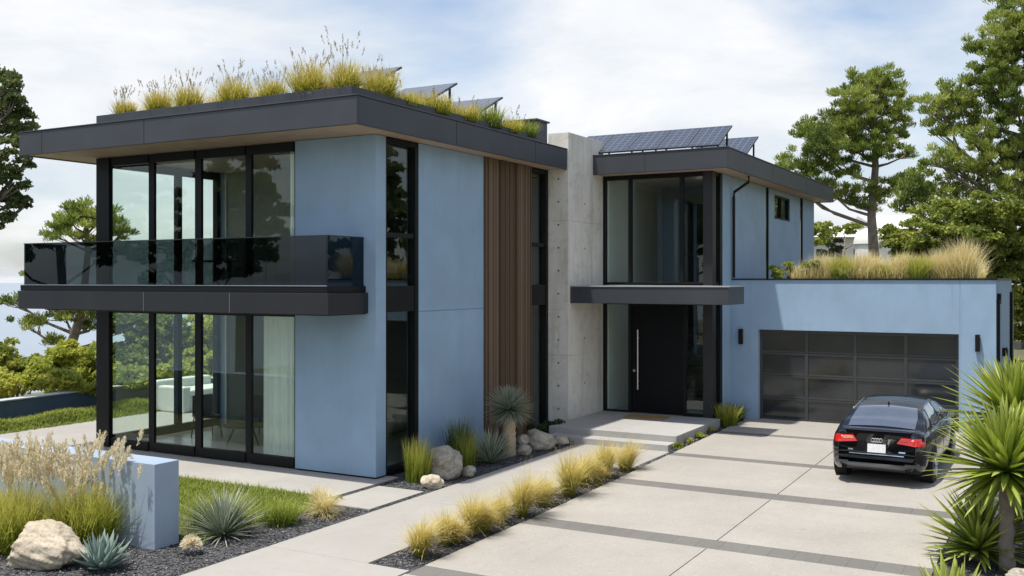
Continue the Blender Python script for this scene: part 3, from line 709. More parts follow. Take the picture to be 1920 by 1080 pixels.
for k in range(5):
    t = MB(); t.box(-1.15 + k * 1.0, -1.07 + k * 1.0, 25.46, 25.54, 0, 1.5); build(t, 'post', FENCEBLK, o)
t = MB()
for k in range(9): t.box(-1.2, 3.2, 25.42, 25.455, .12 + k * .155, .24 + k * .155)
build(t, 'slat_panel', FENCEBLK, o)
t = MB(); t.box(-1.0, 9.0, 33.0, 33.3, 0, 2.05); wl = build(t, 'boundary_wall', m_stucco('grey_render', (.45, .48, .53)), bevel=.01, origin=(3, 33, 0)); tag(wl, 'pale grey boundary wall beyond the black slat fence', 'boundary wall')
def cottage(u0, u1, vr, ve, vb, d, label, yaw=0.):
    a = at_depth(u0, vb, d); c = at_depth(u1, vb, d); zr = at_depth(u0, vr, d).z; ze = at_depth(u0, ve, d).z
    o = thing('neighbouring_house', ((a.x + c.x) / 2, (a.y + c.y) / 2, 0), label, 'house', 'white neighbouring houses')
    L = (c - a).length; ax = (c - a).normalized(); dep = Vector((-ax.y, ax.x, 0)) * 9
    def pt(s_, q, z): p_ = a + ax * (L * s_) + dep * q; return (p_.x, p_.y, z)
    m = MB(); m.add([pt(0, 0, 0), pt(1, 0, 0), pt(1, 1, 0), pt(0, 1, 0), pt(0, 0, ze), pt(1, 0, ze), pt(1, 1, ze), pt(0, 1, ze)], [(3, 2, 1, 0), (4, 5, 6, 7), (0, 1, 5, 4), (1, 2, 6, 5), (2, 3, 7, 6), (3, 0, 4, 7)])
    build(m, 'wall', HOUSEWHITE, o)
    m = MB(); m.add([pt(-.04, -.06, ze + .03), pt(1.04, -.06, ze + .03), pt(1.04, 1.06, ze + .03), pt(-.04, 1.06, ze + .03), pt(-.04, .5, zr), pt(1.04, .5, zr)], [(0, 1, 5, 4), (2, 3, 4, 5), (1, 2, 5), (3, 0, 4), (3, 2, 1, 0)])
    build(m, 'roof', ROOFTILE, o)
    for k in (.2, .5, .75):
        m = MB(); p0 = Vector(pt(k, -.002, ze - 1.9)); p1 = Vector(pt(k + .1, -.002, ze - .7))
        m.add([(p0.x, p0.y, p0.z), (p1.x, p1.y, p0.z), (p1.x, p1.y, p1.z), (p0.x, p0.y, p1.z)], [(0, 1, 2, 3)])
        build(m, 'window', GARAGE_PANEL, o)
cottage(1505, 1632, 418, 446, 560, 62, 'white house with a pale pitched roof beyond the garage roof meadow')
cottage(1650, 1760, 398, 430, 560, 80, 'farther white house half hidden behind the bare pine trunk')
# white dome
cd = at_depth(1632, 448, 58)
o = thing('white_dome', (cd.x, cd.y, cd.z - 1.2), 'small white dome roof beside the pine trunk', 'dome')
m = MB(); m.cyl((cd.x, cd.y, (cd.z - .3) / 2), (0, 0, 1), .86, cd.z - .3, 24); build(m, 'drum', HOUSEWHITE, o)
m = MB(); rings = 7
for i in range(rings):
    a = math.pi / 2 * i / rings; rr_ = .95 * math.cos(a); zz = cd.z - .3 + .95 * math.sin(a)
    for k in range(24): m.v.append((cd.x + rr_ * math.cos(k * math.pi / 12), cd.y + rr_ * math.sin(k * math.pi / 12), zz))
m.v.append((cd.x, cd.y, cd.z + .65)); m.f += [(i * 24 + k, i * 24 + (k + 1) % 24, (i + 1) * 24 + (k + 1) % 24, (i + 1) * 24 + k) for i in range(rings - 1) for k in range(24)] + [((rings - 1) * 24 + k, (rings - 1) * 24 + (k + 1) % 24, rings * 24) for k in range(24)]
build(m, 'dome', HOUSEWHITE, o, smooth=True)

# ------------------------------------------------------------------ trees
def unit(r, n):
    a = r.normal(size=(n, 3)); return a / np.linalg.norm(a, axis=1, keepdims=True)
def leaf_quads(C, D, S, Ln, W):
    """C centres, D long directions, S side directions"""
    A = C - D * (Ln * .5)[:, None]; B = C + D * (Ln * .5)[:, None]; q = S * (W * .5)[:, None]
    return np.stack([A - q * .7, A + q * .7, B + q, B - q], 1)
def foliage(r, puffs, per, pr, ln, wd, needle):
    n = len(puffs); C0 = np.repeat(puffs, per, 0); m = len(C0)
    u = unit(r, m); u[:, 2] = np.abs(u[:, 2]) * .9 - .28 * (r.random(m) < .45); u /= np.linalg.norm(u, axis=1, keepdims=True)
    rad = pr * np.repeat(r.uniform(.65, 1.25, n), per)
    rr = rad * r.random(m) ** .45
    C = C0 + u * rr[:, None] * np.array([1, 1, .95 if needle else .8])
    if needle:
        D = u * np.array([.8, .8, 1]) + np.array([0, 0, .75]) + r.normal(size=(m, 3)) * .35
    else: D = unit(r, m)
    D /= np.linalg.norm(D, axis=1, keepdims=True)
    S = np.cross(D, unit(r, m)); S /= np.linalg.norm(S, axis=1, keepdims=True) + 1e-9
    return leaf_quads(C, D, S, ln * r.uniform(.6, 1.3, m), wd * r.uniform(.6, 1.3, m))
def tree(name, seed, loc, lobes, trunk, rt, label, cat, group, leafm, per=110, pr=.45, ln=.22, wd=.075, needle=True, npuff=14, twig=True, kids=2, barkm=None, bare=False):
    """lobes: (lateral, height, depth, r_lat, r_z, r_depth) about the foot of the trunk; trunk: list of (lateral, depth, height)"""
    r = np.random.default_rng(seed); rd = random.Random(seed)
    o = thing(name, loc, label, cat, group)
    base = Vector(loc)
    def W(l, d, z): return np.array([l * RX + d * VX, l * RY + d * VY, z])
    P = []; tb = MB()
    if trunk:
        T = [Vector(W(*q)) for q in trunk]; n = len(T)
        tb.tube([tuple(q + base) for q in T], [rt * (1 - .72 * i / (n - 1)) for i in range(n)], 9)
    for (l, z, d, rl, rz, rdp) in lobes:
        k = max(3, int(npuff * (rl * rz * rdp) ** (2 / 3)))
        u = unit(r, k); q = u * (r.random((k, 1)) ** .30); q = q * (1 + .22 * np.sin(5 * q[:, [1, 2, 0]] + seed))
        loc_p = np.stack([W(l + a[0] * rl, d + a[1] * rdp, z + a[2] * rz) for a in q])
        P.append(loc_p)
        if trunk and not bare:
            c = Vector(W(l, d, z - rz * .35))
            cand = [(t, T[i].lerp(T[i + 1], t - i)) for i in range(n - 1) for t in (i + .1, i + .4, i + .7, i + 1.)]
            cand = [x for x in cand if x[1].z < c.z + .1] or cand[:1]
            horiz = lambda x: abs((c.z - x[1].z) - .55 * math.hypot(c.x - x[1].x, c.y - x[1].y))
            t0, s_ = min(cand, key=horiz)
            mid = s_.lerp(c, .5) + Vector((rd.uniform(-.2, .2), rd.uniform(-.2, .2), -.08 * (c - s_).length))
            r0 = rt * .36 * (1 - .5 * t0 / n)
            tb.tube([tuple(s_ + base), tuple(mid + base), tuple(c + base)], [r0, r0 * .66, r0 * .32], 6, False)
            if twig:
                for i in rd.sample(range(k), min(k, 5)):
                    e = Vector(loc_p[i]); s2 = mid.lerp(c, rd.uniform(.3, 1)); m2 = s2.lerp(e, .5) + Vector((0, 0, -.05 * (e - s2).length))
                    tb.tube([tuple(s2 + base), tuple(m2 + base), tuple(e + base)], [r0 * .34, r0 * .22, r0 * .1], 4, False)
    P = np.concatenate(P)
    if tb.v: build(tb, 'trunk', barkm or BARK, o, smooth=True)
    V = foliage(r, P, per, pr, ln, wd, needle)
    np_obj('crown', V, 4, leafm, o)
    return o
def lobes_px(L, d, foot_u, dz=.9, base_z=0., tall=1.):
    k = d / F
    return [((q[0] - foot_u) * k, EYE + (HY - q[1]) * k - base_z, (q[4] if len(q) > 4 else random.Random(int(q[0] * 7 + q[1])).uniform(-1, 1) * .9 * q[2] * k), q[2] * k, q[3] * k * tall, (q[2] + q[3]) * .5 * k * dz) for q in L]
def foot(u, d, z=0.):
    x, y = ray(u); return (x * d, y * d, z)
PG = 'pines standing around the house'
# mid pine beyond the garage
d = 45; gz = 1.0
k = d / F
L = [(1650, 150, 42, 30), (1625, 172, 50, 34), (1672, 185, 30, 34), (1590, 205, 45, 32), (1640, 225, 55, 36), (1560, 240, 42, 34), (1605, 262, 55, 36), (1515, 245, 32, 22), (1530, 275, 45, 32), (1575, 300, 45, 30), (1500, 300, 32, 22), (1535, 322, 40, 24), (1690, 215, 25, 18), (1700, 180, 16, 18), (1695, 245, 26, 14), (1640, 285, 40, 22), (1690, 290, 22, 12), (1465, 318, 26, 12), (1500, 345, 38, 14), (1560, 360, 30, 16), (1600, 368, 36, 18), (1655, 350, 34, 16), (1690, 345, 32, 15), (1710, 330, 20, 10), (1640, 385, 26, 10)]
tr = [(0, 0, -.3), (-.05, .1, 3.6), (-.12, .2, 5.2), (.02, .1, 7.4), (-.1, 0, 9.5), (.2, 0, 11.4)]
tree('pine_tree', 11, foot(1642, d, gz), lobes_px(L, d, 1642, base_z=gz, tall=1.25), tr, .27, 'open crowned pine with a bare forked trunk rising behind the garage roof meadow', 'tree', PG, PINE, per=80, pr=.25, ln=.20, wd=.032, npuff=44)
# tall pine at the picture's edge
d = 36; gz = .9
L = [(1905, 40, 50, 44), (1868, 75, 42, 40), (1905, 120, 60, 46), (1840, 112, 40, 36), (1850, 160, 50, 36), (1800, 178, 50, 28), (1760, 192, 34, 20), (1815, 215, 56, 26), (1890, 205, 60, 40), (1770, 235, 30, 16), (1865, 250, 50, 28), (1815, 265, 40, 22), (1780, 300, 50, 20), (1850, 310, 56, 24), (1745, 300, 22, 12), (1905, 290, 46, 30), (1890, 350, 50, 26), (1830, 350, 50, 22), (1770, 348, 44, 22), (1715, 345, 34, 28), (1700, 375, 34, 24), (1745, 385, 50, 24), (1950, 60, 60, 60), (1975, 150, 70, 60), (1985, 260, 80, 50), (1930, -20, 50, 40), (1985, 340, 70, 40)]
tr = [(0, 0, -.3), (.05, .1, 4.5), (-.1, .1, 7.5), (.1, 0, 10.5), (-.05, 0, 13.6)]
tree('pine_tree', 12, foot(1935, d, gz), lobes_px(L, d, 1935, base_z=gz, tall=1.25), tr, .36, 'tallest pine, dense and dark, towering over the round bush beyond the garage', 'tree', PG, PINE, per=80, pr=.22, ln=.17, wd=.030, npuff=54)
# big rounded evergreen past the garage
d = 31; gz = .6
L = [(1692, 450, 36, 34), (1735, 480, 40, 36), (1700, 500, 40, 30), (1770, 412, 60, 36), (1835, 400, 60, 36), (1895, 415, 56, 44), (1725, 440, 46, 36), (1790, 455, 66, 44), (1868, 470, 66, 50), (1715, 470, 36, 24), (1925, 470, 50, 60), (1900, 540, 40, 60), (1850, 520, 50, 40), (1780, 500, 60, 40), (1945, 560, 50, 60), (1925, 620, 40, 40)]
tree('evergreen_bush', 13, foot(1830, d, gz), lobes_px(L, d, 1830, base_z=gz), [(0, 0, -.3), (0, 0, 1.6), (.1, 0, 2.8)], .22, 'broad rounded evergreen with glossy leaves behind the garage roof meadow', 'tree', 'evergreens beyond the garage', OAKLEAF, per=80, pr=.23, ln=.10, wd=.065, needle=False, npuff=96, twig=False, bare=True)
d = 58
L = [(1545, 432, 40, 16), (1590, 430, 34, 14), (1625, 436, 24, 14), (1530, 445, 24, 14)]
tree('evergreen_bush', 14, foot(1580, d, 1.), lobes_px(L, d, 1580, base_z=1.), [(0, 0, -.3), (0, 0, 3.), (.1, 0, 4.5)], .2, 'low spreading evergreen beside the white neighbouring house', 'tree', 'evergreens beyond the garage', OAKLEAF, per=90, pr=.42, ln=.2, wd=.13, needle=False, npuff=14, twig=False)
L = [(1545, 470, 14, 14), (1570, 466, 16, 16)]
tree('evergreen_bush', 24, foot(1557, 45, 1.), lobes_px(L, 45, 1557, base_z=1.), [(0, 0, -.3), (0, 0, 1.8), (.1, 0, 2.8)], .1, 'small dark bush in front of the white neighbouring house', 'bush', 'evergreens beyond the garage', DARKLEAF, per=90, pr=.22, ln=.14, wd=.09, needle=False, npuff=26, twig=False)
# tree cut by the picture's edge on the sea side
d = 24
L = [(5, 160, 34, 38), (30, 200, 26, 26), (10, 225, 42, 34), (42, 245, 22, 12), (25, 275, 42, 28), (48, 305, 18, 14), (5, 320, 40, 26), (35, 345, 24, 20), (10, 375, 40, 26), (40, 385, 18, 16), (5, 415, 30, 18), (-50, 200, 60, 70), (-60, 300, 70, 60), (-60, 390, 60, 40), (-90, 130, 70, 60)]
tree('cypress_tree', 15, foot(-85, d), lobes_px(L, d, -85), [(0, 0, -.3), (.05, .1, 2.2), (.1, .1, 4.6), (.1, 0, 7.)], .26, 'dark tree with ragged boughs beyond the roof end on the sea side', 'tree', PG, PINE_DK, per=80, pr=.20, ln=.10, wd=.055, needle=False, npuff=64)
# pine behind the glass corner
d = 38; gz = -1.0
L = [(140, 405, 40, 24), (185, 400, 40, 22), (110, 422, 30, 18), (165, 432, 56, 20), (215, 415, 32, 24), (238, 425, 18, 14), (100, 440, 24, 12), (230, 440, 24, 12), (190, 445, 40, 12), (45, 506, 16, 12), (36, 560, 26, 12), (60, 555, 30, 16), (110, 590, 50, 16), (60, 605, 34, 16), (150, 580, 34, 22), (100, 560, 40, 16), (170, 605, 30, 14), (110, 640, 26, 10), (190, 570, 40, 30), (230, 600, 40, 30), (270, 610, 40, 40)]
tree('pine_tree', 16, foot(150, d, gz), lobes_px(L, d, 150, base_z=gz), [(0, 0, -.4), (-.4, 0, 1.6), (.1, 0, 3.2), (.3, 0, 5.4), (.2, 0, 7.)], .24, 'flat topped pine seen past and through the glass corner of the house', 'tree', PG, PINE, per=80, pr=.23, ln=.17, wd=.032, npuff=50)
# bushes beyond the slate wall: each its own crown
def bush(seed, L, d, label, m, gz=-1.6, ln=.10, wd=.07, pr=.25, npuff=85, per=110):
    u = sum(q[0] for q in L) / len(L)
    return tree('leafy_bush', seed, foot(u, d, gz), lobes_px(L, d, u, base_z=gz), [(0, 0, -.3), (0, 0, .9), (.1, 0, 1.8)], .09, label, 'bush', 'leafy bushes beyond the slate garden wall', m, per=per, pr=pr, ln=ln, wd=wd, needle=False, npuff=npuff, twig=False, bare=True)
bush(31, [(10, 660, 30, 20), (30, 685, 36, 30), (-20, 700, 40, 40), (0, 735, 44, 30)], 30, 'dull green bush beyond the slate wall, at the sea side end', OAKLEAF, -1.8)
bush(32, [(150, 668, 44, 34), (105, 690, 36, 28), (180, 700, 44, 36), (120, 735, 60, 26), (170, 740, 50, 24)], 29, 'tall yellow green bush directly beside the glass corner post', LIME)
bush(33, [(50, 715, 40, 26), (5, 725, 34, 26)], 26, 'low lime green bush touching the slate wall near the sea', LIME, -1.2)
bush(34, [(120, 722, 40, 24), (165, 728, 36, 22)], 25.5, 'low lime green bush touching the slate wall near the house', LIME, -1.2)
bush(35, [(235, 630, 50, 46), (215, 680, 44, 40), (260, 690, 40, 36)], 31, 'large green bush seen through the first ground floor pane', OAKLEAF, -1.8)
bush(36, [(315, 635, 56, 52), (295, 685, 50, 44), (340, 690, 40, 40)], 33, 'large green bush seen through the second ground floor pane', OAKLEAF, -2.)
bush(37, [(385, 640, 46, 60), (370, 690, 46, 40), (410, 690, 40, 40)], 33, 'yellow green bush seen through the third ground floor pane', LIME, -2.)
bush(38, [(250, 715, 40, 24), (320, 705, 36, 22)], 27, 'low lime green bush behind the slate wall, seen through the glass', LIME, -1.2)
# street trees outside the view, mirrored in the glass
tmp = None
refl = [(-27, -1, 1.0, 30), (-35, 5, 1.1, 140), (-20, -16, 1.15, 75), (-12, -24, 1.2, 210), (-44, -8, 1.25, 300), (-4, -20, 1.0, 20), (5.5, 33, 1.1, 50), (12, 30, 1.1, 170), (7, 21, .95, 95), (10, 13.5, 1.1, 260)]  # last two are unseen trees added to darken the long blue wall
Lr = [(0, 7.2, 0, 1.6, 1.2, 1.6), (-1.8, 5.6, .4, 1.6, 1.0, 1.4), (1.9, 5.9, -.4, 1.6, 1.1, 1.5), (.4, 5.2, 1.6, 1.6, 1., 1.4), (-.5, 4.6, -1.7, 1.5, .9, 1.4), (2.2, 4.0, .8, 1.3, .7, 1.2), (-2.3, 3.8, -.6, 1.3, .7, 1.2)]
for i, (x, y, s_, rz) in enumerate(refl):
    if i == 0:
        tmp = tree('street_tree', 41, (0, 0, 0), Lr, [(0, 0, -.3), (.1, 0, 2.2), (-.1, 0, 4.4), (.1, 0, 6.6)], .24, '', 'tree', 'street trees mirrored in the glass', PINE_DK, per=110, pr=.42, ln=.26, wd=.11, needle=False, npuff=12)
        o = tmp
    else: o = copy_tree(tmp)
    o.location = (x, y, 0); o.rotation_euler.z = R(rz); o.scale = (s_, s_, s_)
    o['label'] = 'dark tree outside the view, mirrored in the house windows'

# ------------------------------------------------------------------ grasses and garden plants
def blades(r, n, base, spread, h, lean, curve, w, k=4, hvar=.3, lean0=0., sx=1., sy=1., az=None):
    """returns vertices and uv of n tapering blades; az limits the azimuths"""
    a = r.uniform(0, 2 * math.pi, n) if az is None else r.normal(az[0], az[1], n)
    rad = spread * np.sqrt(r.random(n)); aa = r.uniform(0, 2 * math.pi, n)
    px = base[0] + rad * np.cos(aa) * sx; py = base[1] + rad * np.sin(aa) * sy; pz = np.full(n, base[2])
    L = h * (1 + r.uniform(-hvar, hvar * .6, n)); th = np.abs(lean0 + r.normal(0, 1, n) * lean); cu = np.abs(curve * (1 + r.normal(0, .4, n)))
    dx, dy = np.cos(a), np.sin(a); sxv = -dy; syv = dx
    V = np.zeros((n, k + 1, 2, 3)); U = np.zeros((n, k + 1, 2, 2)); cx = px.copy(); cy = py.copy(); cz = pz.copy()
    ww = w * r.uniform(.6, 1.25, n)
    for i in range(k + 1):
        t = i / k; q = ww * (.75 + .5 * t) * (1 - t ** 2.2) if i < k else ww * .06
        for s_, e in ((0, -1), (1, 1)):
            V[:, i, s_, 0] = cx + e * q * .5 * sxv; V[:, i, s_, 1] = cy + e * q * .5 * syv; V[:, i, s_, 2] = cz
            U[:, i, s_, 0] = s_; U[:, i, s_, 1] = t
        ang = th + cu * (t + .5 / k); st = L / k
        cx = cx + st * np.sin(ang) * dx; cy = cy + st * np.sin(ang) * dy; cz = cz + st * np.cos(ang)
    f = np.array([(2 * i, 2 * i + 1, 2 * i + 3, 2 * i + 2) for i in range(k)])
    Fa = (f[None] + (np.arange(n) * (k + 1) * 2)[:, None, None]).reshape(-1, 4)
    return V.reshape(-1, 3), U.reshape(-1, 2), Fa, (cx, cy, cz, dx, dy)
def merge(parts):
    off = 0; V = []; U = []; Fa = []
    for v, u, f in parts: V.append(v); U.append(u); Fa.append(f + off); off += len(v)
    return np.concatenate(V), np.concatenate(U), np.concatenate(Fa)
def grass_obj(name, loc, parts, m, label, cat, group=None, kind='thing'):
    V, U, Fa = merge(parts)
    o = np_obj(name, V, 4, m, uv=U, F_=Fa); o.location = loc
    return tag(o, label, cat, group, kind)
def plume_quads(r, tips, ln, wd, per=26):
    """feathery heads around stalk tips"""
    n = len(tips[0]); out = []
    T = np.stack(tips[:3], -1); D = np.stack([tips[3] * .35, tips[4] * .35, np.ones(n)], -1); D /= np.linalg.norm(D, axis=1, keepdims=True)
    C0 = np.repeat(T, per, 0); D0 = np.repeat(D, per, 0); t = r.random(n * per); m = n * per
    C = C0 + D0 * ((t - .35) * ln)[:, None]
    u = unit(r, m); dd = D0 * .9 + u * .55; dd /= np.linalg.norm(dd, axis=1, keepdims=True)
    S = np.cross(dd, unit(r, m)); S /= np.linalg.norm(S, axis=1, keepdims=True) + 1e-9
    prof = np.sin(np.clip(t * .9 + .1, 0, 1) * math.pi) + .25
    return leaf_quads(C + dd * (wd * prof)[:, None], dd, S, wd * 2.4 * prof, np.full(m, wd * .42))
def feather_clump(seed, loc, h, sp, label, n=520, lean=.32, curve=.9, group='feather grasses along the path strip', m=STRAW, wind=(0., .6), frac=.45, w=.0085):
    r = np.random.default_rng(seed)
    p = [blades(r, int(n * (1 - frac)), (0, 0, 0), sp * .45, h * .85, lean, curve, w, 4)[:3],
         blades(r, int(n * frac), (0, 0, 0), sp * .40, h * 1.12, lean * .7, curve * 1.1, w * .7, 5, az=wind)[:3]]
    return grass_obj('feather_grass', loc, p, m, label, 'ornamental grass', group)
strip = [(-6.76, 9.88, .40, .17, 'feather grass clump at the pointed street end of the path strip'),
         (-6.78, 10.48, .34, .15, 'small feather grass second from the street end of the path strip'),
         (-6.72, 10.60, .26, .14, 'low feather grass bowed over beside the second strip clump'),
         (-6.74, 11.02, .44, .14, 'tall feather grass third along the path strip'),
         (-6.70, 11.30, .30, .16, 'flopped feather grass leaning toward the driveway in mid strip'),
         (-6.76, 11.80, .34, .15, 'rounded feather grass just before the tallest mid strip tuft'),
         (-6.66, 12.22, .50, .15, 'tallest upright feather grass tuft in the middle of the strip'),
         (-6.74, 13.02, .40, .18, 'round feather grass standing after the gap in the strip'),
         (-6.66, 13.75, .56, .22, 'largest feather grass of the path strip, spilling on the driveway'),
         (-6.80, 14.55, .46, .15, 'upright narrow feather grass behind the largest strip clump'),
         (-6.70, 14.85, .30, .14, 'small feather grass between the two far strip clumps'),
         (-6.78, 15.35, .48, .18, 'feather grass next to last toward the porch'),
         (-6.68, 16.00, .48, .24, 'last feather grass of the strip, nearest the porch steps')]
for i, (x, y, h, sp, lb) in enumerate(strip):
    feather_clump(100 + i, (x, y, .005), h * (1.30 + .12 * math.sin(i * 2.4)), sp * (.86 + .12 * math.sin(i * 3.7)), lb, n=760, wind=(R(-35) + (.5 if i % 3 == 0 else -.2), .75))
# planting bed against the house
def rush_clump(seed, loc, h, sp, label, m=RUSH, n=420, lean=.14, curve=.25, name='rush_grass', cat='ornamental grass', w=.009, group=None):
    r = np.random.default_rng(seed)
    return grass_obj(name, loc, [blades(r, n, (0, 0, 0), sp, h, lean, curve, w, 4)[:3]], m, label, cat, group)
rush_clump(130, (-9.30, 13.52, .01), .66, .20, 'upright green grass clump below the tall corner window', GREENGRASS, 520, .12, .2)
rush_clump(131, (-9.45, 15.05, .02), .78, .24, 'dark green rush clump against the blue wall', RUSH, 520, .16, .2)
rush_clump(132, (-9.28, 14.95, .02), .60, .18, 'olive rush clump between the boulder and the blue leaved agave', GREENGRASS, 320, .15, .25)
def rosette(seed, n, length, width, lean, curve, m, cup=.3, zlift=0., th=.012, k=6, spread=.03, vmin=-.1, vmax=1.35, droop=0.):
    """sword or spoon leaves around a growing point: a folded strip with real thickness"""
    r = np.random.default_rng(seed); V = []; U = []; Fa = []; ga = math.pi * (3 - math.sqrt(5))
    for i in range(n):
        f = i / n; a = i * ga + r.normal(0, .08); tilt = vmin + (vmax - vmin) * f + r.normal(0, .06)   # angle from vertical
        L = length * (.72 + .28 * math.sin(math.pi * min(1, f * .8 + .15))) * r.uniform(.88, 1.08); W_ = width * r.uniform(.85, 1.1)
        d = np.array([math.cos(a), math.sin(a), 0]); sd = np.array([-d[1], d[0], 0]); c = d * spread * (.3 + f) + np.array([0, 0, zlift * (1 - f)])
        cu = curve * r.uniform(.5, 1.4); b = len(V)
        for j in range(k + 1):
            t = j / k; ang = tilt + cu * t + droop * t * t * f
            q = W_ * (lean[0] + (1 - lean[0]) * math.sin(math.pi * min(1, t * lean[1] + .06))) * (1 - t ** lean[2]) + .0006
            nrm = d * -math.cos(ang) + np.array([0, 0, math.sin(ang)])
            for e in (-1, 0, 1):
                V.append(c + sd * e * q * .5 + nrm * (q * cup * abs(e))); U.append((.5 + e * .5, t))
            V.append(c - nrm * th * (1 - t)); U.append((.5, t))
            c = c + (d * math.sin(ang) + np.array([0, 0, math.cos(ang)])) * L / k
        for j in range(k):
            p = b + j * 4; q = p + 4
            Fa += [(p, p + 1, q + 1, q), (p + 1, p + 2, q + 2, q + 1), (p + 2, p + 3, q + 3, q + 2), (p + 3, p, q, q + 3)]
    return np.array(V), np.array(U), np.array(Fa)
def rosette_plant(name, loc, args, m, label, cat, group=None):
    V, U, Fa = rosette(*args[0], **args[1])
    o = np_obj(name, V, 4, m, uv=U, F_=Fa, smooth=True); o.location = loc
    return tag(o, label, cat, group)
SW = (.55, .8, 3.0)      # sword outline
SP = (.45, .95, 2.4)     # spoon outline
rosette_plant('agave', (-9.62, 7.68, .02), ((201, 46, .44, .115, SP, -.35, AGAVE), dict(cup=.22, th=.02, vmin=.02, vmax=1.42)), AGAVE, 'compact blue agave rosette in front of the tan boulder', 'agave')
rosette_plant('desert_spoon', (-9.50, 9.42, .02), ((202, 190, .68, .022, SW, .25, BLUELEAF), dict(cup=.25, th=.004, vmin=.05, vmax=1.5, k=5)), BLUELEAF, 'round spiky desert spoon beside the end of the pale blue garden wall', 'succulent')
rosette_plant('blue_agave', (-9.10, 15.50, .02), ((203, 90, .68, .036, SW, .15, BLUELEAF), dict(cup=.25, th=.006, vmin=.05, vmax=1.35, k=5)), BLUELEAF, 'spiky blue leaved agave beside the trunk of the beaked yucca', 'agave')
# beaked yucca with trunk
def trunk_yucca(loc, h, r0, r1, heads, label, name='beaked_yucca', leafm=BLUELEAF, bark=TRUNKY, cat='yucca', group=None, bend=0.):
    o = thing(name, loc, label, cat, group)
    m = MB(); rr_ = random.Random(int(loc[0] * 100)); n = 12
    m.tube([(loc[0] + bend * (i / n) ** 2 + rr_.uniform(-.006, .006), loc[1] + rr_.uniform(-.006, .006), loc[2] + h * i / n) for i in range(n + 1)], [r0 + (r1 - r0) * i / n + (.008 if i % 2 else -.006) for i in range(n + 1)], 14)
    build(m, 'trunk', bark, o, smooth=True)
    for (dx, dy, dz, args, kw) in heads:
        V, U, Fa = rosette(*args, **kw); V = V + np.array([dx, dy, dz])
        np_obj('leaf_crown', V, 4, leafm, o, uv=U, F_=Fa, smooth=True)
    return o
trunk_yucca((-9.12, 16.25, .02), .72, .125, .12, [(0, 0, .86, (210, 420, .52, .030, SW, .06, BLUELEAF), dict(cup=.2, th=.004, vmin=.05, vmax=2.35, k=4))], 'beaked yucca with a blue green globe of leaves on a short stout trunk')
# dark shrub at the pier foot
def small_bush(seed, loc, lobes, m, label, name='low_shrub', cat='shrub', group=None, per=70, pr=.12, ln=.08, wd=.045, npuff=150):
    r = np.random.default_rng(seed); P = []
    for (x, y, z, a, b_, c) in lobes:
        n = max(6, int(npuff * (a * b_ * c) ** (2 / 3))); P.append(unit(r, n) * (r.random((n, 1)) ** .35) * np.array([a, b_, c]) + np.array([x, y, z]))
    V = foliage(r, np.concatenate(P), per, pr, ln, wd, False); V[..., 2] = np.maximum(V[..., 2], .0)
    o = np_obj(name, V, 4, m); o.location = loc
    return tag(o, label, cat, group)
small_bush(220, (-9.72, 18.6, .02), [(0, 0, .16, .16, .5, .16), (.2, .3, .12, .2, .25, .12)], DARKLEAF, 'dark low shrub between the walnut cladding and the concrete pier')
rush_clump(221, (-6.60, 21.55, .1), .50, .24, 'bright green strappy clump at the foot of the wall by the garage', GREENGRASS, 360, .3, .5, w=.02)
rush_clump(222, (-6.62, 22.25, .1), .42, .20, 'smaller dark strappy clump in the corner under the wall lamp', RUSH, 260, .3, .5, w=.018)
for i, (x, y) in enumerate(((-6.57, 18.35), (-6.57, 19.0), (-6.58, 19.7), (-6.58, 20.4))):
    small_bush(230 + i, (x, y, slope(y)), [(0, 0, .05, .07, .10, .06)], LIME if i % 2 == 0 else STRAW_PALE, 'little pale succulent tuft in the pebble gap beside the porch', 'succulent_tuft', 'succulent', 'succulent tufts beside the porch', per=60, pr=.05, ln=.05, wd=.025, npuff=700)

# boulders
def boulder(seed, loc, dims, m, label, name='boulder', cuts=7, cat='boulder', group='boulders in the planting beds', rz=0., rough=1.25):
    r = np.random.default_rng(seed); bm = bmesh.new(); bmesh.ops.create_icosphere(bm, subdivisions=5, radius=1.)
    P = np.array([v.co[:] for v in bm.verts])
    for _ in range(cuts):
        n = unit(r, 1)[0]; dd = r.uniform(.62, .86); s_ = P @ n; P = P - np.outer(np.maximum(s_ - dd, 0) * .88, n)
    ph = r.uniform(0, 6, (6, 3)); fr = r.uniform(1.5, 6, (6, 3)); am = .09 / (1 + np.arange(6) * .7)
    P0 = P.copy()
    off = rough * sum(am[i] * np.sin(P[:, 0] * fr[i, 0] + ph[i, 0]) * np.sin(P[:, 1] * fr[i, 1] + ph[i, 1]) * np.cos(P[:, 2] * fr[i, 2] + ph[i, 2]) for i in range(6))
    hf = sum(.012 * np.sin(P0 @ r.normal(size=3) * q + r.uniform(0, 6)) for q in (9, 13, 17, 23, 31)) * rough
    P = P * (1 + off + hf)[:, None] * np.array(dims) * .5
    P[:, 2] += dims[2] * .36
    for v, q in zip(bm.verts, P): v.co = q
    me = bpy.data.meshes.new(name); bm.to_mesh(me); bm.free(); me.materials.append(m)
    me.polygons.foreach_set('use_smooth', [True] * len(me.polygons))
    o = bpy.data.objects.new(name, me); link(o); o.location = loc; o.rotation_euler.z = rz
    return tag(o, label, cat, group)
boulder(301, (-10.34, 7.46, 0), (1.02, .66, .58), BOULDER, 'large angular tan boulder beside the blue agave', cuts=13, rz=R(20), rough=1.7)
boulder(302, (-9.10, 14.02, 0), (.62, .62, .62), GRANITE, 'biggest rounded speckled boulder by the tall corner window', cuts=4)
boulder(303, (-8.82, 13.22, 0), (.36, .30, .26), BOULDER, 'small yellowish boulder at the foot of the biggest rounded one', cuts=4)
boulder(304, (-8.80, 14.30, 0), (.30, .24, .20), GRANITE, 'small flat stone between the boulder and the rushes', cuts=4)
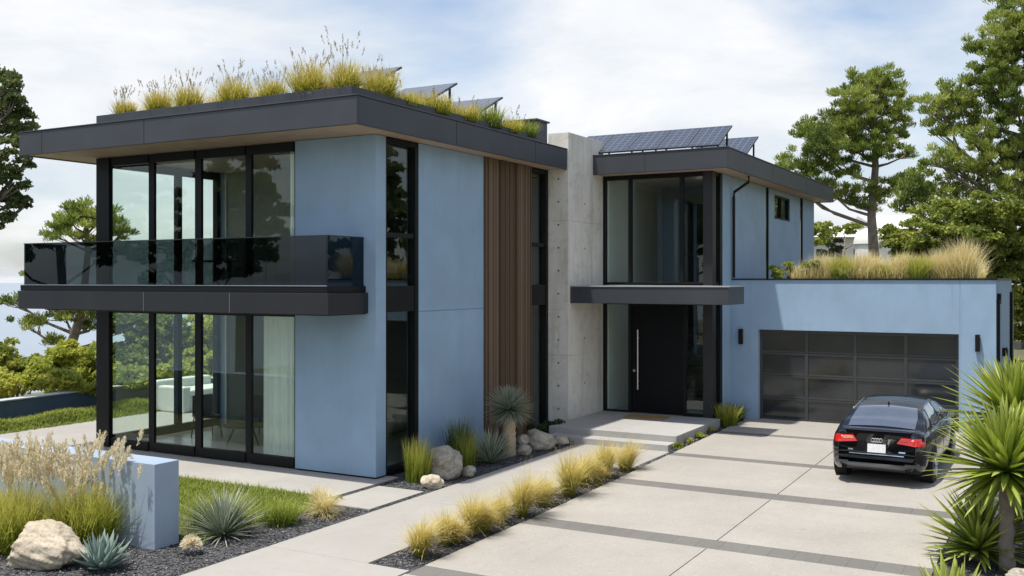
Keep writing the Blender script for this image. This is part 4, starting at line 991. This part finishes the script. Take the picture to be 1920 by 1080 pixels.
boulder(305, (-8.98, 16.58, 0), (.28, .28, .24), GRANITE, 'round stone at the foot of the beaked yucca trunk', cuts=3)
boulder(306, (-9.03, 16.62, .20), (.22, .22, .20), GRANITE, 'stone balanced on the round stone beside the yucca trunk', cuts=3)
boulder(307, (-9.02, 17.30, 0), (.62, .66, .46), GRANITE, 'grey lumpy boulder between the yucca and the porch step', cuts=6)
boulder(308, (-8.86, 17.90, 0), (.30, .26, .22), BOULDER, 'small mossy stone against the porch step', cuts=4)
# dried round seed head
r = np.random.default_rng(320); u = unit(r, 900); u[:, 2] = np.abs(u[:, 2]) * 1.1 - .3
V = leaf_quads(u * r.uniform(.06, .12, (900, 1)) + np.array([0, 0, .11]), u, np.cross(u, unit(r, 900)), np.full(900, .055), np.full(900, .012))
o = np_obj('dried_allium', V, 4, PLUME); o.location = (-9.23, 8.62, .02); tag(o, 'straw coloured round dried seed head lying on the gravel', 'seed head')
# fountain grasses in front of the pale wall
def fountain(seed, loc, h, sp, label, nb=900, npl=80):
    npl = int(npl * 1.2); h *= .92
    r = np.random.default_rng(seed); o = thing('fountain_grass', loc, label, 'ornamental grass', 'plumed fountain grasses')
    V, U, Fa = merge([blades(r, int(nb * 1.2), (0, 0, 0), sp, h * .80, .34, .62, .010, 5)[:3], blades(r, nb // 3, (0, 0, 0), sp * 1.1, h * .6, .62, .8, .010, 5)[:3]])
    np_obj('blades', V, 4, GREENGRASS, o, uv=U, F_=Fa)
    v, u_, f, tips = blades(r, npl, (0, 0, 0), sp * .9, h, .24, .24, .005, 5, .18)
    np_obj('stalks', v, 4, STRAW, o, uv=u_, F_=f)
    np_obj('plumes', plume_quads(r, tips, .22, .024, 54), 4, PLUME, o)
    return o
fountain(401, (-11.35, 7.75, 0), 1.06, .34, 'plumed fountain grass at the picture edge, behind the tan boulder', 900, 85)
fountain(402, (-10.66, 8.25, 0), 1.08, .32, 'big plumed fountain grass in front of the pale garden wall end', 1000, 80)
fountain(403, (-12.1, 8.2, 0), .78, .25, 'plumed fountain grass half hidden along the pale garden wall', 600, 60)
fountain(404, (-11.05, 8.35, 0), .72, .22, 'lower fountain grass filling between the two big plumed clumps', 600, 26)
rush_clump(410, (-9.95, 9.75, .01), .46, .32, 'fine bright green grass mound behind the desert spoon', TURF, 900, .45, .7, name='grass_mound')
rush_clump(411, (-9.32, 10.28, .01), .34, .22, 'small fine green grass mound at the gravel edge', TURF, 700, .5, .7, name='grass_mound')
feather_clump(412, (-9.12, 10.95, .01), .40, .20, 'flattened blond grass beside the stepping slab', 700, .9, 1.2, None, STRAW_PALE, (0., 2.), .5)
feather_clump(413, (-9.55, 11.35, .01), .30, .13, 'small straw tuft at the lawn corner near the terrace', 360, .35, .6, None, STRAW_PALE, (0., 2.), .4)
# lawn strip and the planted mounds of the terrace garden
def turf(seed, n, region, h, w, name, label, m=TURF, lean=.5, curve=.8, mound=None):
    r = np.random.default_rng(seed); pts = np.array([region(r) for _ in range(n)])
    V, U, Fa, _ = blades(r, n, (0, 0, 0), .0, h, lean, curve, w, 2, .5)
    z = np.array([mound(x, y) for x, y in pts]) if mound else np.zeros(n)
    off = np.repeat(np.stack([pts[:, 0], pts[:, 1], z], -1), 6, 0)
    o = np_obj(name, V + off, 4, m, uv=U, F_=Fa); return tag(o, label, 'grass', kind='stuff')
turf(501, 16000, lambda r: (r.uniform(-13.2, -9.45), r.uniform(10.0, 11.84) if r.random() < .8 else r.uniform(9.0, 11.84)), .10, .012, 'lawn', 'short green turf between the gravel and the terrace')
lm = MB(); lm.box(-13.2, -9.5, 9.2, 11.84, -.05, .012); structure(lm, 'lawn_soil', m_plain('turf_thatch', (.075, .09, .02), .95, 0, .3, 20))
def mound_z(x, y): return max(0, .16 + .07 * math.sin(x * 1.9 + 1) * math.cos(y * 1.3) + .05 * math.sin(y * 3.1 + x)) * min(1, max(0, (-19.95 - x) / .3)) * min(1, max(0, (x + 21.5) / .9))
turf(502, 26000, lambda r: (r.uniform(-21.5, -19.8), r.uniform(10.6, 19.8)), .12, .020, 'ground_cover', 'mounded soft green ground cover along the slate garden wall', TURF, .6, .8, mound_z)
lm = MB(); nx, ny = 12, 40
lm.add([(-22.3 + 2.5 * i / nx, 10.5 + 9.5 * j / ny, mound_z(-22.3 + 2.5 * i / nx, 10.5 + 9.5 * j / ny) + .004) for j in range(ny + 1) for i in range(nx + 1)], [(j * (nx + 1) + i, j * (nx + 1) + i + 1, (j + 1) * (nx + 1) + i + 1, (j + 1) * (nx + 1) + i) for j in range(ny) for i in range(nx)])
structure(lm, 'planted_bank', m_plain('mossy_soil', (.06, .085, .02), .95, 0, .3, 9))

# roof planting
def roof_clump(seed, loc, h, hs, sp, label, m=ROOFGRASS, n=420, ns=16, group='grass clumps on the planted roof'):
    r = np.random.default_rng(seed); o = thing('roof_grass', loc, label, 'ornamental grass', group)
    V, U, Fa = merge([blades(r, int(n * 1.7), (0, 0, 0), sp * .80, h * 1.3, .42, .55, .013, 4, .5)[:3]])
    np_obj('blades', V, 4, m, o, uv=U, F_=Fa)
    if ns:
        v, u_, f, tips = blades(r, int(ns * 1.4), (0, 0, 0), sp * .6, hs, .26, .22, .013, 5, .3)
        np_obj('seed_stalks', np.concatenate([v[f].reshape(-1, 4, 3), plume_quads(r, tips, .16, .016, 20)]), 4, STALKM, o)
rc = [(235, .30, .58, .16, 'wispy grass clump at the outer end of the planted roof'), (300, .38, .72, .17, 'second grass clump from the outer end of the planted roof'), (355, .40, .74, .20, 'third grass clump along the front roof parapet'),
      (440, .44, .78, .22, 'wide straw tinged grass clump midway along the front roof parapet'), (512, .34, .66, .18, 'low green grass clump just past the middle of the front parapet'), (580, .52, .82, .24, 'bushiest green grass clump of the front roof parapet'),
      (650, .48, 1.10, .18, 'grass clump with the tallest seed stalks, near the roof corner'), (712, .50, .74, .22, 'grass clump on the very corner of the planted roof')]
for i, (u_, h, hs, sp, lb) in enumerate(rc):
    p = at_y(u_, 180, 12.98); q_ = (p.x, p.y) if u_ < 700 else (-10.2, -10.2 * ray(u_)[1] / ray(u_)[0])
    roof_clump(600 + i, (q_[0], q_[1], 6.33), h * (.88 if u_ < 640 else .80), hs * (.72 if u_ < 640 else .68 if u_ < 700 else .62), sp * 1.25, lb, n=560)
for i, (x, y, h, lb) in enumerate([(-15.2, 13.25, .26, 'small grass tuft between the first two outer roof clumps'), (-13.4, 13.2, .24, 'small straw tuft beside the third roof clump'), (-12.4, 13.2, .24, 'small tuft between the straw clump and the low green clump'), (-10.75, 13.2, .28, 'small tuft between the bushiest and the tall stalked clumps')]):
    roof_clump(620 + i, (x, y, 6.33), h, .4, .22, lb, STRAW, 260, 5)
SED = [(-10.25, 14.35, 'sedum tuft under the clear solar panel at the parapet'), (-10.22, 15.3, 'straw sedum tuft between the two stilted solar panels'), (-10.22, 16.3, 'sedum tuft under the second stilted solar panel'), (-10.2, 17.2, 'lush green sedum tuft past the solar panels'), (-10.22, 18.0, 'yellow green sedum tuft spilling over the parapet'), (-10.25, 18.75, 'pale tuft next to the concrete pier top')]
for i, (x, y, lb) in enumerate(SED): roof_clump(640 + i, (x, y, 6.33), (.20, .30, .26, .34, .24, .28)[i], .40, .42, lb, (TURF if i in (3, 5) else ROOFGRASS), 520, 4, 'sedum tufts along the long roof parapet')
turf(660, 5000, lambda r: (r.uniform(-15.9, -10.1), r.uniform(12.8, 19.3)), .15, .012, 'roof_meadow', 'low mixed grasses and sedum covering the planted roof', ROOFGRASS, .5, .6, lambda x, y: 6.33)
# garage roof meadow
mz = 3.30
turf(700, 15000, lambda r: (r.uniform(-5.6, -1.75), r.uniform(23.0, 26.5)), .46, .013, 'garage_roof_meadow', 'soft blond feather grass meadow covering the garage roof', STRAW_PALE, .32, .55, lambda x, y: mz - .12 * max(0, (-4.9 - x)))
GM = [(-5.70, 23.25, .46, .34, DARKLEAF, 'b', 'dark green shrublet at the house end of the garage roof'), (-5.15, 23.3, .50, .34, DARKLEAF, 'b', 'second dark green shrublet on the garage roof'),
      (-2.84, 23.10, .50, .26, GREENGRASS, 'g', 'bright green grass tuft in the garage roof meadow'), (-1.98, 23.30, .80, .34, STRAW_PALE, 'g', 'largest blond feather grass at the outer end of the garage roof'),
      (-4.45, 23.15, .52, .26, GREENGRASS, 'g', 'olive grass tuft amid the garage roof meadow'), (-3.6, 23.25, .34, .2, GREENGRASS, 'g', 'short olive tuft in the middle of the garage roof'), (-4.9, 23.4, .56, .30, STRAW_PALE, 'g', 'blond feather grass beside the dark shrublets on the garage roof'), (-3.95, 23.35, .60, .32, STRAW_PALE, 'g', 'blond feather grass between the two olive tufts on the garage roof'), (-3.2, 23.35, .56, .30, STRAW_PALE, 'g', 'blond feather grass just before the bright green tuft on the garage roof'), (-2.45, 23.35, .60, .30, STRAW_PALE, 'g', 'blond feather grass just past the bright green tuft on the garage roof')]
for i, (x, y, h, sp, m, kd, lb) in enumerate(GM):
    if kd == 'b': small_bush(710 + i, (x, y, mz), [(0, 0, h * .45, sp, sp, h * .45)], OAKLEAF, lb, 'roof_shrub', 'shrub', 'clumps in the garage roof meadow', per=70, pr=.09, ln=.07, wd=.035, npuff=260)
    else: rush_clump(710 + i, (x, y, mz), h * 1.1, sp * .7, lb, m, 900, .36, .5, group='clumps in the garage roof meadow', w=.009)

# yuccas beside the driveway
YK = dict(cup=.18, th=.004, vmin=.0, vmax=2.25, k=6)
yu = trunk_yucca((-.62, 12.6, 0), 1.12, .085, .07, [(0, 0, 1.14, (801, 210, .92, .092, SW, .14, YUCCAG), YK)], 'tallest sword leaved yucca on a slim trunk beside the driveway', 'yucca', YUCCAG, BARK, 'yucca', 'yuccas beside the driveway')
yu = trunk_yucca((-.62, 14.3, 0), 1.50, .085, .07, [(0, 0, 1.52, (802, 190, .96, .092, SW, .14, YUCCAG), YK)], 'yucca head rising behind the tallest one against the garage wall', 'yucca', YUCCAG, BARK, 'yucca', 'yuccas beside the driveway')
yu = trunk_yucca((-.92, 12.9, 0), .12, .07, .06, [(0, 0, .14, (803, 150, .80, .08, SW, .2, YUCCAG), dict(YK, vmax=1.7))], 'low yucca offset beside the tallest trunk at the gravel edge', 'yucca', YUCCAG, BARK, 'yucca', 'yuccas beside the driveway')
yu = trunk_yucca((-.18, 13.4, 0), .55, .07, .06, [(0, 0, .56, (804, 130, .85, .085, SW, .2, YUCCAG), dict(YK, vmax=1.9))], 'yucca half out of the picture beyond the tallest trunk', 'yucca', YUCCAG, BARK, 'yucca', 'yuccas beside the driveway')
rosette_plant('agave', (-.98, 10.55, .0), ((805, 38, .66, .16, SP, -.2, YUCCAG), dict(cup=.2, th=.02, vmin=.05, vmax=1.3)), YUCCAG, 'yellow green agave at the very bottom corner beside the driveway', 'agave')
boulder(806, (-.35, 11.9, 0), (.5, .4, .3), GRANITE, 'grey stone at the foot of the tallest driveway yucca', cuts=5)
small_bush(807, (-.2, 15.0, 0), [(0, 0, .3, .35, .9, .3), (.3, -1.4, .25, .35, .8, .25)], DARKLEAF, 'dark low shrubs under the driveway yuccas', per=60, npuff=120)

# ------------------------------------------------------------------ car (built at real size, nose towards +Y, then scaled)
CS = .86
car = thing('parked_car', (-2.62, 18.55, .052), 'black four door sedan parked facing the garage door', 'car', None, R(.001))
car['_base'] = (0, 0, 0); car.rotation_euler.z = R(-1.0); car.scale = (.825, CS, CS)
def cb(mb, name, m, parent=car, **k): return build(mb, name, m, parent, **k)
def interp(tab, y):
    for (a, va), (b_, vb) in zip(tab, tab[1:]):
        if y <= b_:
            t = (y - a) / (b_ - a); t = max(0, min(1, t)); t = t * t * (3 - 2 * t) * .5 + t * .5; return va + (vb - va) * t
    return tab[-1][1]
HWID = [(-2.36, .70), (-2.28, .80), (-2.1, .865), (-1.6, .905), (-.5, .915), (.8, .915), (1.7, .895), (2.1, .84), (2.28, .72), (2.36, .58)]
DECK = [(-2.36, .93), (-2.2, 1.005), (-1.6, 1.01), (-1.2, .985), (0, .955), (1.1, .955), (1.7, .90), (2.1, .80), (2.36, .66)]
BOT = [(-2.36, .34), (-2.1, .24), (-1.6, .21), (1.7, .20), (2.1, .22), (2.36, .30)]
ny = 60; ns = 13
m = MB(); ysn = [-2.36 + 4.72 * i / ny for i in range(ny + 1)]
prof = [(0, 0), (.55, 0), (.86, .0), (.955, .09), (.985, .22), (1., .40), (1., .58), (.985, .72), (.955, .86), (.90, .955), (.78, .995), (.5, 1.01), (0, 1.02)]
for y in ysn:
    hw, dk, bt = interp(HWID, y), interp(DECK, y), interp(BOT, y)
    for (a, c) in prof: m.v.append((a * hw, y + (.07 * (1 - c) * (-1 if y < -2.0 else 0) * 0), bt + (dk - bt) * c))
    for (a, c) in prof[::-1][1:-1]: m.v.append((-a * hw, y, bt + (dk - bt) * c))
nn = len(prof) * 2 - 2
for i in range(ny):
    for k in range(nn): m.f.append((i * nn + k, i * nn + (k + 1) % nn, (i + 1) * nn + (k + 1) % nn, (i + 1) * nn + k))
m.f.append(tuple(range(nn))); m.f.append(tuple(ny * nn + k for k in range(nn))[::-1])
# tail face leans forward toward the top
m.v = [(x, y + (.14 * max(0, (z - .62) / .4) if y < -2.0 else 0) * max(0, min(1, (-2.0 - y) / .3)), z) for x, y, z in m.v]
# greenhouse
ROOFZ = [(-1.95, .99), (-1.55, 1.14), (-1.1, 1.315), (-.7, 1.40), (-.2, 1.43), (.25, 1.415), (.6, 1.34), (1.0, 1.15), (1.45, .955)]
TW = [(-1.95, .66), (-1.1, .585), (-.3, .60), (.5, .59), (1.45, .70)]
def gh(y, s):
    """s: 0 belt line, 1 roof rail, 2 roof centre"""
    zt = interp(ROOFZ, y); tw = interp(TW, y); bw = .845 if y > -1.3 else .845 - .06 * (-1.3 - y) / .65
    if s <= 1:
        zb = .95; zt2 = max(zt - .035, zb + .004); x = bw + (tw - bw) * min(1, (zt2 - zb) / .42 * 1.0) * s; x = bw + (interp(TW, y) - bw) * s * min(1, (zt2 - zb) / .42)
        x += .03 * math.sin(math.pi * s); z = zb + (zt2 - zb) * s
    else:
        t = s - 1; zb = .95; zt2 = max(zt - .035, zb + .004); xr = bw + (tw - bw) * min(1, (zt2 - zb) / .42)
        x = xr * math.cos(t * math.pi / 2) ** .9 if t < 1 else 0.; x = xr * (1 - t) if t > .35 else xr * (1 - t); z = zt2 + .035 * math.sin(t * math.pi / 2) ** .7 + .012 * t
    return x, y, z
ghm = MB(); GY = [-1.95 + 3.4 * i / 44 for i in range(45)]; GS = [0, .2, .4, .6, .8, .93, 1., 1.06, 1.15, 1.35, 1.6, 1.85, 2.]
row = []
for y in GY:
    pts = [gh(y, s_) for s_ in GS]; full = pts + [(-a, b_, c) for a, b_, c in pts[::-1][1:]]; row.append(len(full)); ghm.v += full
kk = row[0]
for i in range(len(GY) - 1):
    for k in range(kk - 1): ghm.f.append((i * kk + k, i * kk + k + 1, (i + 1) * kk + k + 1, (i + 1) * kk + k))
b0 = len(m.v); m.v += ghm.v; m.f += [tuple(q + b0 for q in f) for f in ghm.f]
body = cb(m, 'body', PAINT, smooth=True)
bv = BVHTree.FromPolygons([Vector(v) for v in m.v], m.f)
def on_glass(name, y0, y1, s0, s1, ny_=14, ns_=8, both=False, off=.007, sgn=1, shape=None):
    g_ = MB(); pts = []
    for i in range(ny_ + 1):
        for j in range(ns_ + 1):
            y = y0 + (y1 - y0) * i / ny_; s_ = s0 + (s1 - s0) * j / ns_
            if shape: y, s_ = shape(i / ny_, j / ns_)
            x, yy, z = gh(y, s_); e = 1e-3
            a = Vector(gh(y + e, s_)) - Vector((x, yy, z)); c = Vector(gh(y, min(2, s_ + e))) - Vector((x, yy, z)) if s_ + e <= 2 else Vector((x, yy, z)) - Vector(gh(y, s_ - e))
            n_ = a.cross(c); n_ = n_.normalized() if n_.length > 1e-12 else Vector((0, 0, 1))
            if n_.z < 0: n_ = -n_
            p = Vector((x, yy, z)) + n_ * off; pts.append(p)
    g_.v = [(sgn * p.x, p.y, p.z) for p in pts]
    g_.f = [(i * (ns_ + 1) + j, i * (ns_ + 1) + j + 1, (i + 1) * (ns_ + 1) + j + 1, (i + 1) * (ns_ + 1) + j) for i in range(ny_) for j in range(ns_)]
    if both:
        k = len(g_.v); g_.v += [(-x, y, z) for x, y, z in g_.v[:k]]; g_.f += [tuple(q + k for q in f[::-1]) for f in g_.f[:]]
    return cb(g_, name, CARGLASS, smooth=True)
on_glass('rear_window', -1.84, -1.04, 1.16, 2., both=True, shape=lambda a, b_: (-1.84 + .80 * a, (1.13 + .08 * (1 - a)) + (2. - 1.13 - .08 * (1 - a)) * b_), off=.010)
on_glass('windscreen', .52, 1.38, 1.10, 2., both=True)
for sg in (1, -1):
    on_glass('side_window', -1.02, -.18, .12, .90, sgn=sg, shape=lambda a, b_: (-1.28 + .40 * b_ + a * (1.10 - .40 * b_), .10 + .80 * b_))
    on_glass('side_window', -.1, .8, .12, .90, sgn=sg, shape=lambda a, b_: (-.10 + a * (1.20 - .72 * b_), .10 + .80 * b_))
    t = MB(); L_ = [(-1.36, .945), (-.1, .945), (1.2, .945)]
    t.tube([(sg * (gh(y, .02)[0] + .012), y, .968) for y in (-1.35, -.9, -.4, .2, .8, 1.2)], .011, 6); t.tube([(sg * (gh(y, .96)[0] + .012), y, gh(y, .96)[2]) for y in (-1.0, -.7, -.3, .1, .5)], .010, 6); cb(t, 'window_trim', CHROME)
def patch(outline, name, m_, off=.008, th=.02, side=None, parent=car, res=7):
    """outline (x0,x1,z0,z1 corner list) is cast on the tail and thickened"""
    (a, b_, c, d_) = outline; F0 = []; F1 = []
    for i in range(res + 1):
        for j in range(res + 1):
            u_, v_ = i / res, j / res
            x = (a[0] * (1 - u_) + b_[0] * u_) * (1 - v_) + (d_[0] * (1 - u_) + c[0] * u_) * v_; z = (a[1] * (1 - u_) + b_[1] * u_) * (1 - v_) + (d_[1] * (1 - u_) + c[1] * u_) * v_
            hit = bv.ray_cast(Vector((x, -4, z)), Vector((0, 1, 0)))[0]
            y = hit.y if hit else -2.0
            F0.append((x, y - off - th * .0, z)); F1.append((x, y + th, z))
    n = res + 1; k = len(F0)
    fc = [(i * n + j, (i + 1) * n + j, (i + 1) * n + j + 1, i * n + j + 1) for i in range(res) for j in range(res)]
    rim = [i * n for i in range(n)] + [res * n + j for j in range(1, n)] + [i * n + res for i in range(res - 1, -1, -1)] + [j for j in range(res - 1, 0, -1)]
    g_ = MB(); g_.add(F0 + F1, fc + [(rim[i], rim[(i + 1) % len(rim)], rim[(i + 1) % len(rim)] + k, rim[i] + k) for i in range(len(rim))])
    return cb(g_, name, m_, parent)
for sg in (1, -1):
    tl = patch([(sg * .36, .80), (sg * .845, .755), (sg * .835, .895), (sg * .44, .905)], 'tail_light', LAMPRED, .014)
    patch([(sg * .42, .845), (sg * .62, .835), (sg * .62, .885), (sg * .46, .89)], 'reversing_lens', LAMPCLR if sg < 0 else LAMPRED, .020, parent=tl)
    patch([(sg * .50, .40), (sg * .76, .40), (sg * .74, .445), (sg * .52, .445)], 'bumper_reflector', LAMPRED if False else BUMPERTRIM, .010)
    t = MB(); t.tube([(sg * .58, -2.40, .335), (sg * .58, -2.2, .335)], .048, 16, False); t.tube([(sg * .58, -2.398, .335), (sg * .58, -2.2, .335)], .040, 16, False); cb(t, 'exhaust_pipe', CHROME)
    t = MB(); t.tube([(sg * .58, -2.36, .335), (sg * .58, -2.355, .335)], .04, 16); cb(t, 'exhaust_bore', RUBBER)
    # mirrors
    t = MB(); t.add([(sg * x, y, z) for x, y, z in ((.86, .62, .98), (1.04, .60, .97), (1.06, .60, 1.09), (.90, .62, 1.11), (.86, .78, .99), (1.03, .76, .99), (1.04, .76, 1.07), (.89, .78, 1.09))], [(0, 1, 2, 3), (7, 6, 5, 4), (0, 4, 5, 1), (1, 5, 6, 2), (2, 6, 7, 3), (3, 7, 4, 0)])
    mr = cb(t, 'wing_mirror', PAINT, bevel=.02)
    t = MB(); t.add([(sg * x, .594, z) for x, z in ((.885, .995), (1.03, .985), (1.04, 1.078), (.91, 1.092))], [(0, 1, 2, 3)]); cb(t, 'mirror_glass', CHROME, mr)
    for y in (-.35, .72):
        t = MB(); hx = interp(HWID, y) + .006; t.box(min(sg * (hx - .02), sg * (hx + .016)), max(sg * (hx - .02), sg * (hx + .016)), y - .11, y + .09, .80, .83); cb(t, 'door_handle', PAINT, bevel=.006)
    t = MB()
    for y in (-.15, 1.0, -1.18):
        pts = []
        for z in (.32, .45, .6, .75, .9): h_ = bv.ray_cast(Vector((sg * 3, y, z)), Vector((-sg, 0, 0)))[0]; pts.append((h_.x + sg * .001, y, z))
        t.tube(pts, .005, 4)
    cb(t, 'door_seam', RUBBER)
patch([(-.165, .615), (.165, .615), (.165, .765), (-.165, .765)], 'licence_plate', PLATE, .018)
tx = MB()
for k_, x in enumerate((-.125, -.092, -.059, -.018, .015, .048, .081, .114)):
    pass
patch([(-.50, .575), (.50, .575), (.50, .590), (-.50, .590)], 'chrome_strip', CHROME, .022)
patch([(-.66, .50), (.66, .50), (.70, .555), (-.70, .555)], 'bumper_ledge', PAINT, .050)
patch([(-.60, .27), (.60, .27), (.70, .42), (-.70, .42)], 'diffuser', BUMPERTRIM, .012)
patch([(-.50, .285), (.50, .285), (.50, .300), (-.50, .300)], 'chrome_strip', CHROME, .026)
patch([(-.52, .635), (-.43, .635), (-.43, .662), (-.52, .662)], 'badge', CHROME, .012)
patch([(.40, .635), (.52, .635), (.52, .658), (.40, .658)], 'badge', CHROME, .012)
patch([(-.62, 1.0), (.62, 1.0), (.60, .985), (-.60, .985)], 'boot_spoiler', PAINT, .03)
t = MB()
hy = bv.ray_cast(Vector((0, -4, .835)), Vector((0, 1, 0)))[0].y - .016
for k_ in range(4):
    cxx = -.072 + k_ * .048; ring = [(cxx + .033 * math.cos(a * math.pi / 8), hy, .835 + .033 * math.sin(a * math.pi / 8)) for a in range(17)]
    t.tube(ring, .006, 6, False)
cb(t, 'emblem', CHROME)
for sg in (1, -1):
    pts = []
    for z in (.62, .70, .78, .86, .94):
        h_ = bv.ray_cast(Vector((sg * .70, -4, z)), Vector((0, 1, 0)))[0]; pts.append((sg * .70, h_.y - .003, z))
    t = MB(); t.tube(pts, .006, 4); cb(t, 'boot_seam', RUBBER)
pts = []
for k_ in range(13):
    x = -.70 + k_ * 1.40 / 12; h_ = bv.ray_cast(Vector((x, -4, .605)), Vector((0, 1, 0)))[0]; pts.append((x, h_.y - .003, .605))
t = MB(); t.tube(pts, .007, 4); cb(t, 'boot_seam', RUBBER)
t = MB(); t.tube([(0, -1.02, 1.36), (0, -1.06, 1.42)], [.022, .008], 8); cb(t, 'antenna', PAINT)
for sg in (1, -1):
    for y in (-1.42, 1.42):
        ar = MB(); ar.cyl((sg * .80, y, .345), (1, 0, 0), .375, .232, 32); cb(ar, 'wheel_arch', RUBBER)
        w_ = MB(); w_.tube([(sg * x, y, .325) for x in (.70, .715, .80, .905, .925)], [.285, .322, .326, .322, .285], 36); wh = cb(w_, 'wheel', RUBBER, smooth=False)
        rm = MB(); rm.tube([(sg * .915, y, .325), (sg * .930, y, .325)], [.235, .225], 28, False)
        for q in range(5):
            a = q * 2 * math.pi / 5; ca, sa = math.cos(a), math.sin(a)
            rm.tube([(sg * .932, y + .03 * ca, .325 + .03 * sa), (sg * .928, y + .225 * ca, .325 + .225 * sa)], [.034, .024], 6)
        rm.cyl((sg * .925, y, .325), (1, 0, 0), .05, .03, 16); cb(rm, 'rim', ALLOY, wh)
        ds = MB(); ds.cyl((sg * .918, y, .325), (1, 0, 0), .225, .006, 28); cb(ds, 'brake_disc', BUMPERTRIM, wh)

# ------------------------------------------------------------------ sky, sun, camera
sun_to = Vector((-.17, -.26, 1.0)).normalized()
elev = math.asin(sun_to.z); az = math.atan2(sun_to.x, sun_to.y)
wd = bpy.data.worlds.new('World'); scene.world = wd; wd.use_nodes = True
nt = wd.node_tree; nt.nodes.clear(); out = nt.nodes.new('ShaderNodeOutputWorld')
sky = nt.nodes.new('ShaderNodeTexSky'); sky.sky_type = 'NISHITA'; sky.sun_disc = False
sky.sun_elevation = elev; sky.sun_rotation = az; sky.air_density = 1.0; sky.dust_density = 1.6; sky.ozone_density = 1.2
bg = nt.nodes.new('ShaderNodeBackground'); bg.inputs[1].default_value = .15; nt.links.new(sky.outputs[0], bg.inputs[0])
tc = nt.nodes.new('ShaderNodeTexCoord'); gen = tc.outputs['Generated']
sp = nt.nodes.new('ShaderNodeSeparateXYZ'); nt.links.new(gen, sp.inputs[0])
den = addn(nt, addn(nt, sp.outputs[2], 0., 'MAXIMUM'), .22)
def div(v): return addn(nt, v, den, 'DIVIDE')
cb_ = nt.nodes.new('ShaderNodeCombineXYZ'); nt.links.new(div(sp.outputs[0]), cb_.inputs[0]); nt.links.new(div(sp.outputs[1]), cb_.inputs[1])
n1 = noise(nt, 1.15, 7, .56, cb_.outputs[0], .25); n2 = noise(nt, 1.5, 7, .6, cb_.outputs[0], .5)
def lobe(u, v, width):
    x, y = ray(u); dv = Vector((x, y, (HY - v) / F)).normalized()
    vm = nt.nodes.new('ShaderNodeVectorMath'); vm.operation = 'DISTANCE'; nt.links.new(gen, vm.inputs[0]); vm.inputs[1].default_value = dv
    return rng(nt, vm.outputs['Value'], 0., width, 1., 0.)
base = addn(nt, .52, mul(nt, addn(nt, n1, -.5), 2.1))
for u_, v_, w_, s_ in ((830, 20, .12, -.14), (1480, 20, .13, -.12), (1700, 60, .14, -.02), (1100, 170, .10, -.12), (1190, 60, .16, .45), (1380, 130, .12, .35), (300, 150, .30, .35), (1560, 220, .2, .12)):
    base = addn(nt, base, mul(nt, lobe(u_, v_, w_), s_))
hz = rng(nt, sp.outputs[2], .45, .95, 0., -.45)
cover = rng(nt, addn(nt, base, hz), .15, .80)
cover = addn(nt, cover, rng(nt, sp.outputs[2], .0, .10, .55, 0.), 'MAXIMUM')
cr = ramp(nt, [(0, (.62, .70, .80)), (.45, (.77, .825, .89)), (.75, (.90, .925, .96)), (1, (.98, .985, 1.0))])
nt.links.new(addn(nt, mul(nt, addn(nt, n2, -.5), 2.1), addn(nt, mul(nt, base, .30), .42)), cr.inputs[0])
bg2 = nt.nodes.new('ShaderNodeBackground'); bg2.inputs[1].default_value = .86; nt.links.new(cr.outputs[0], bg2.inputs[0])
mx = nt.nodes.new('ShaderNodeMixShader'); nt.links.new(cover, mx.inputs[0]); nt.links.new(bg.outputs[0], mx.inputs[1]); nt.links.new(bg2.outputs[0], mx.inputs[2])
nt.links.new(mx.outputs[0], out.inputs[0])
sl = bpy.data.lights.new('sun', 'SUN'); sl.energy = 4.4; sl.angle = R(1.2); sl.color = (1., .955, .88)
so_ = bpy.data.objects.new('sun', sl); link(so_); so_.rotation_euler = sun_to.to_track_quat('Z', 'Y').to_euler(); so_.location = (-20, -15, 40)
cam = bpy.data.cameras.new('camera'); cam.sensor_width = 36; cam.lens = 36 * F / 1920; cam.shift_y = -15 / 1920; cam.clip_start = .1; cam.clip_end = 20000
co = bpy.data.objects.new('camera', cam); link(co); co.location = (0, 0, EYE); co.rotation_euler = (R(90), 0, YAW); scene.camera = co
for o in bpy.data.objects:
    if '_base' in o: del o['_base']
vs = scene.view_settings; vs.view_transform = 'Standard'; vs.look = 'None'; vs.gamma = 1; vs.exposure = .25
scene.cycles.max_bounces = 10; scene.cycles.transparent_max_bounces = 24; scene.cycles.sample_clamp_indirect = 6
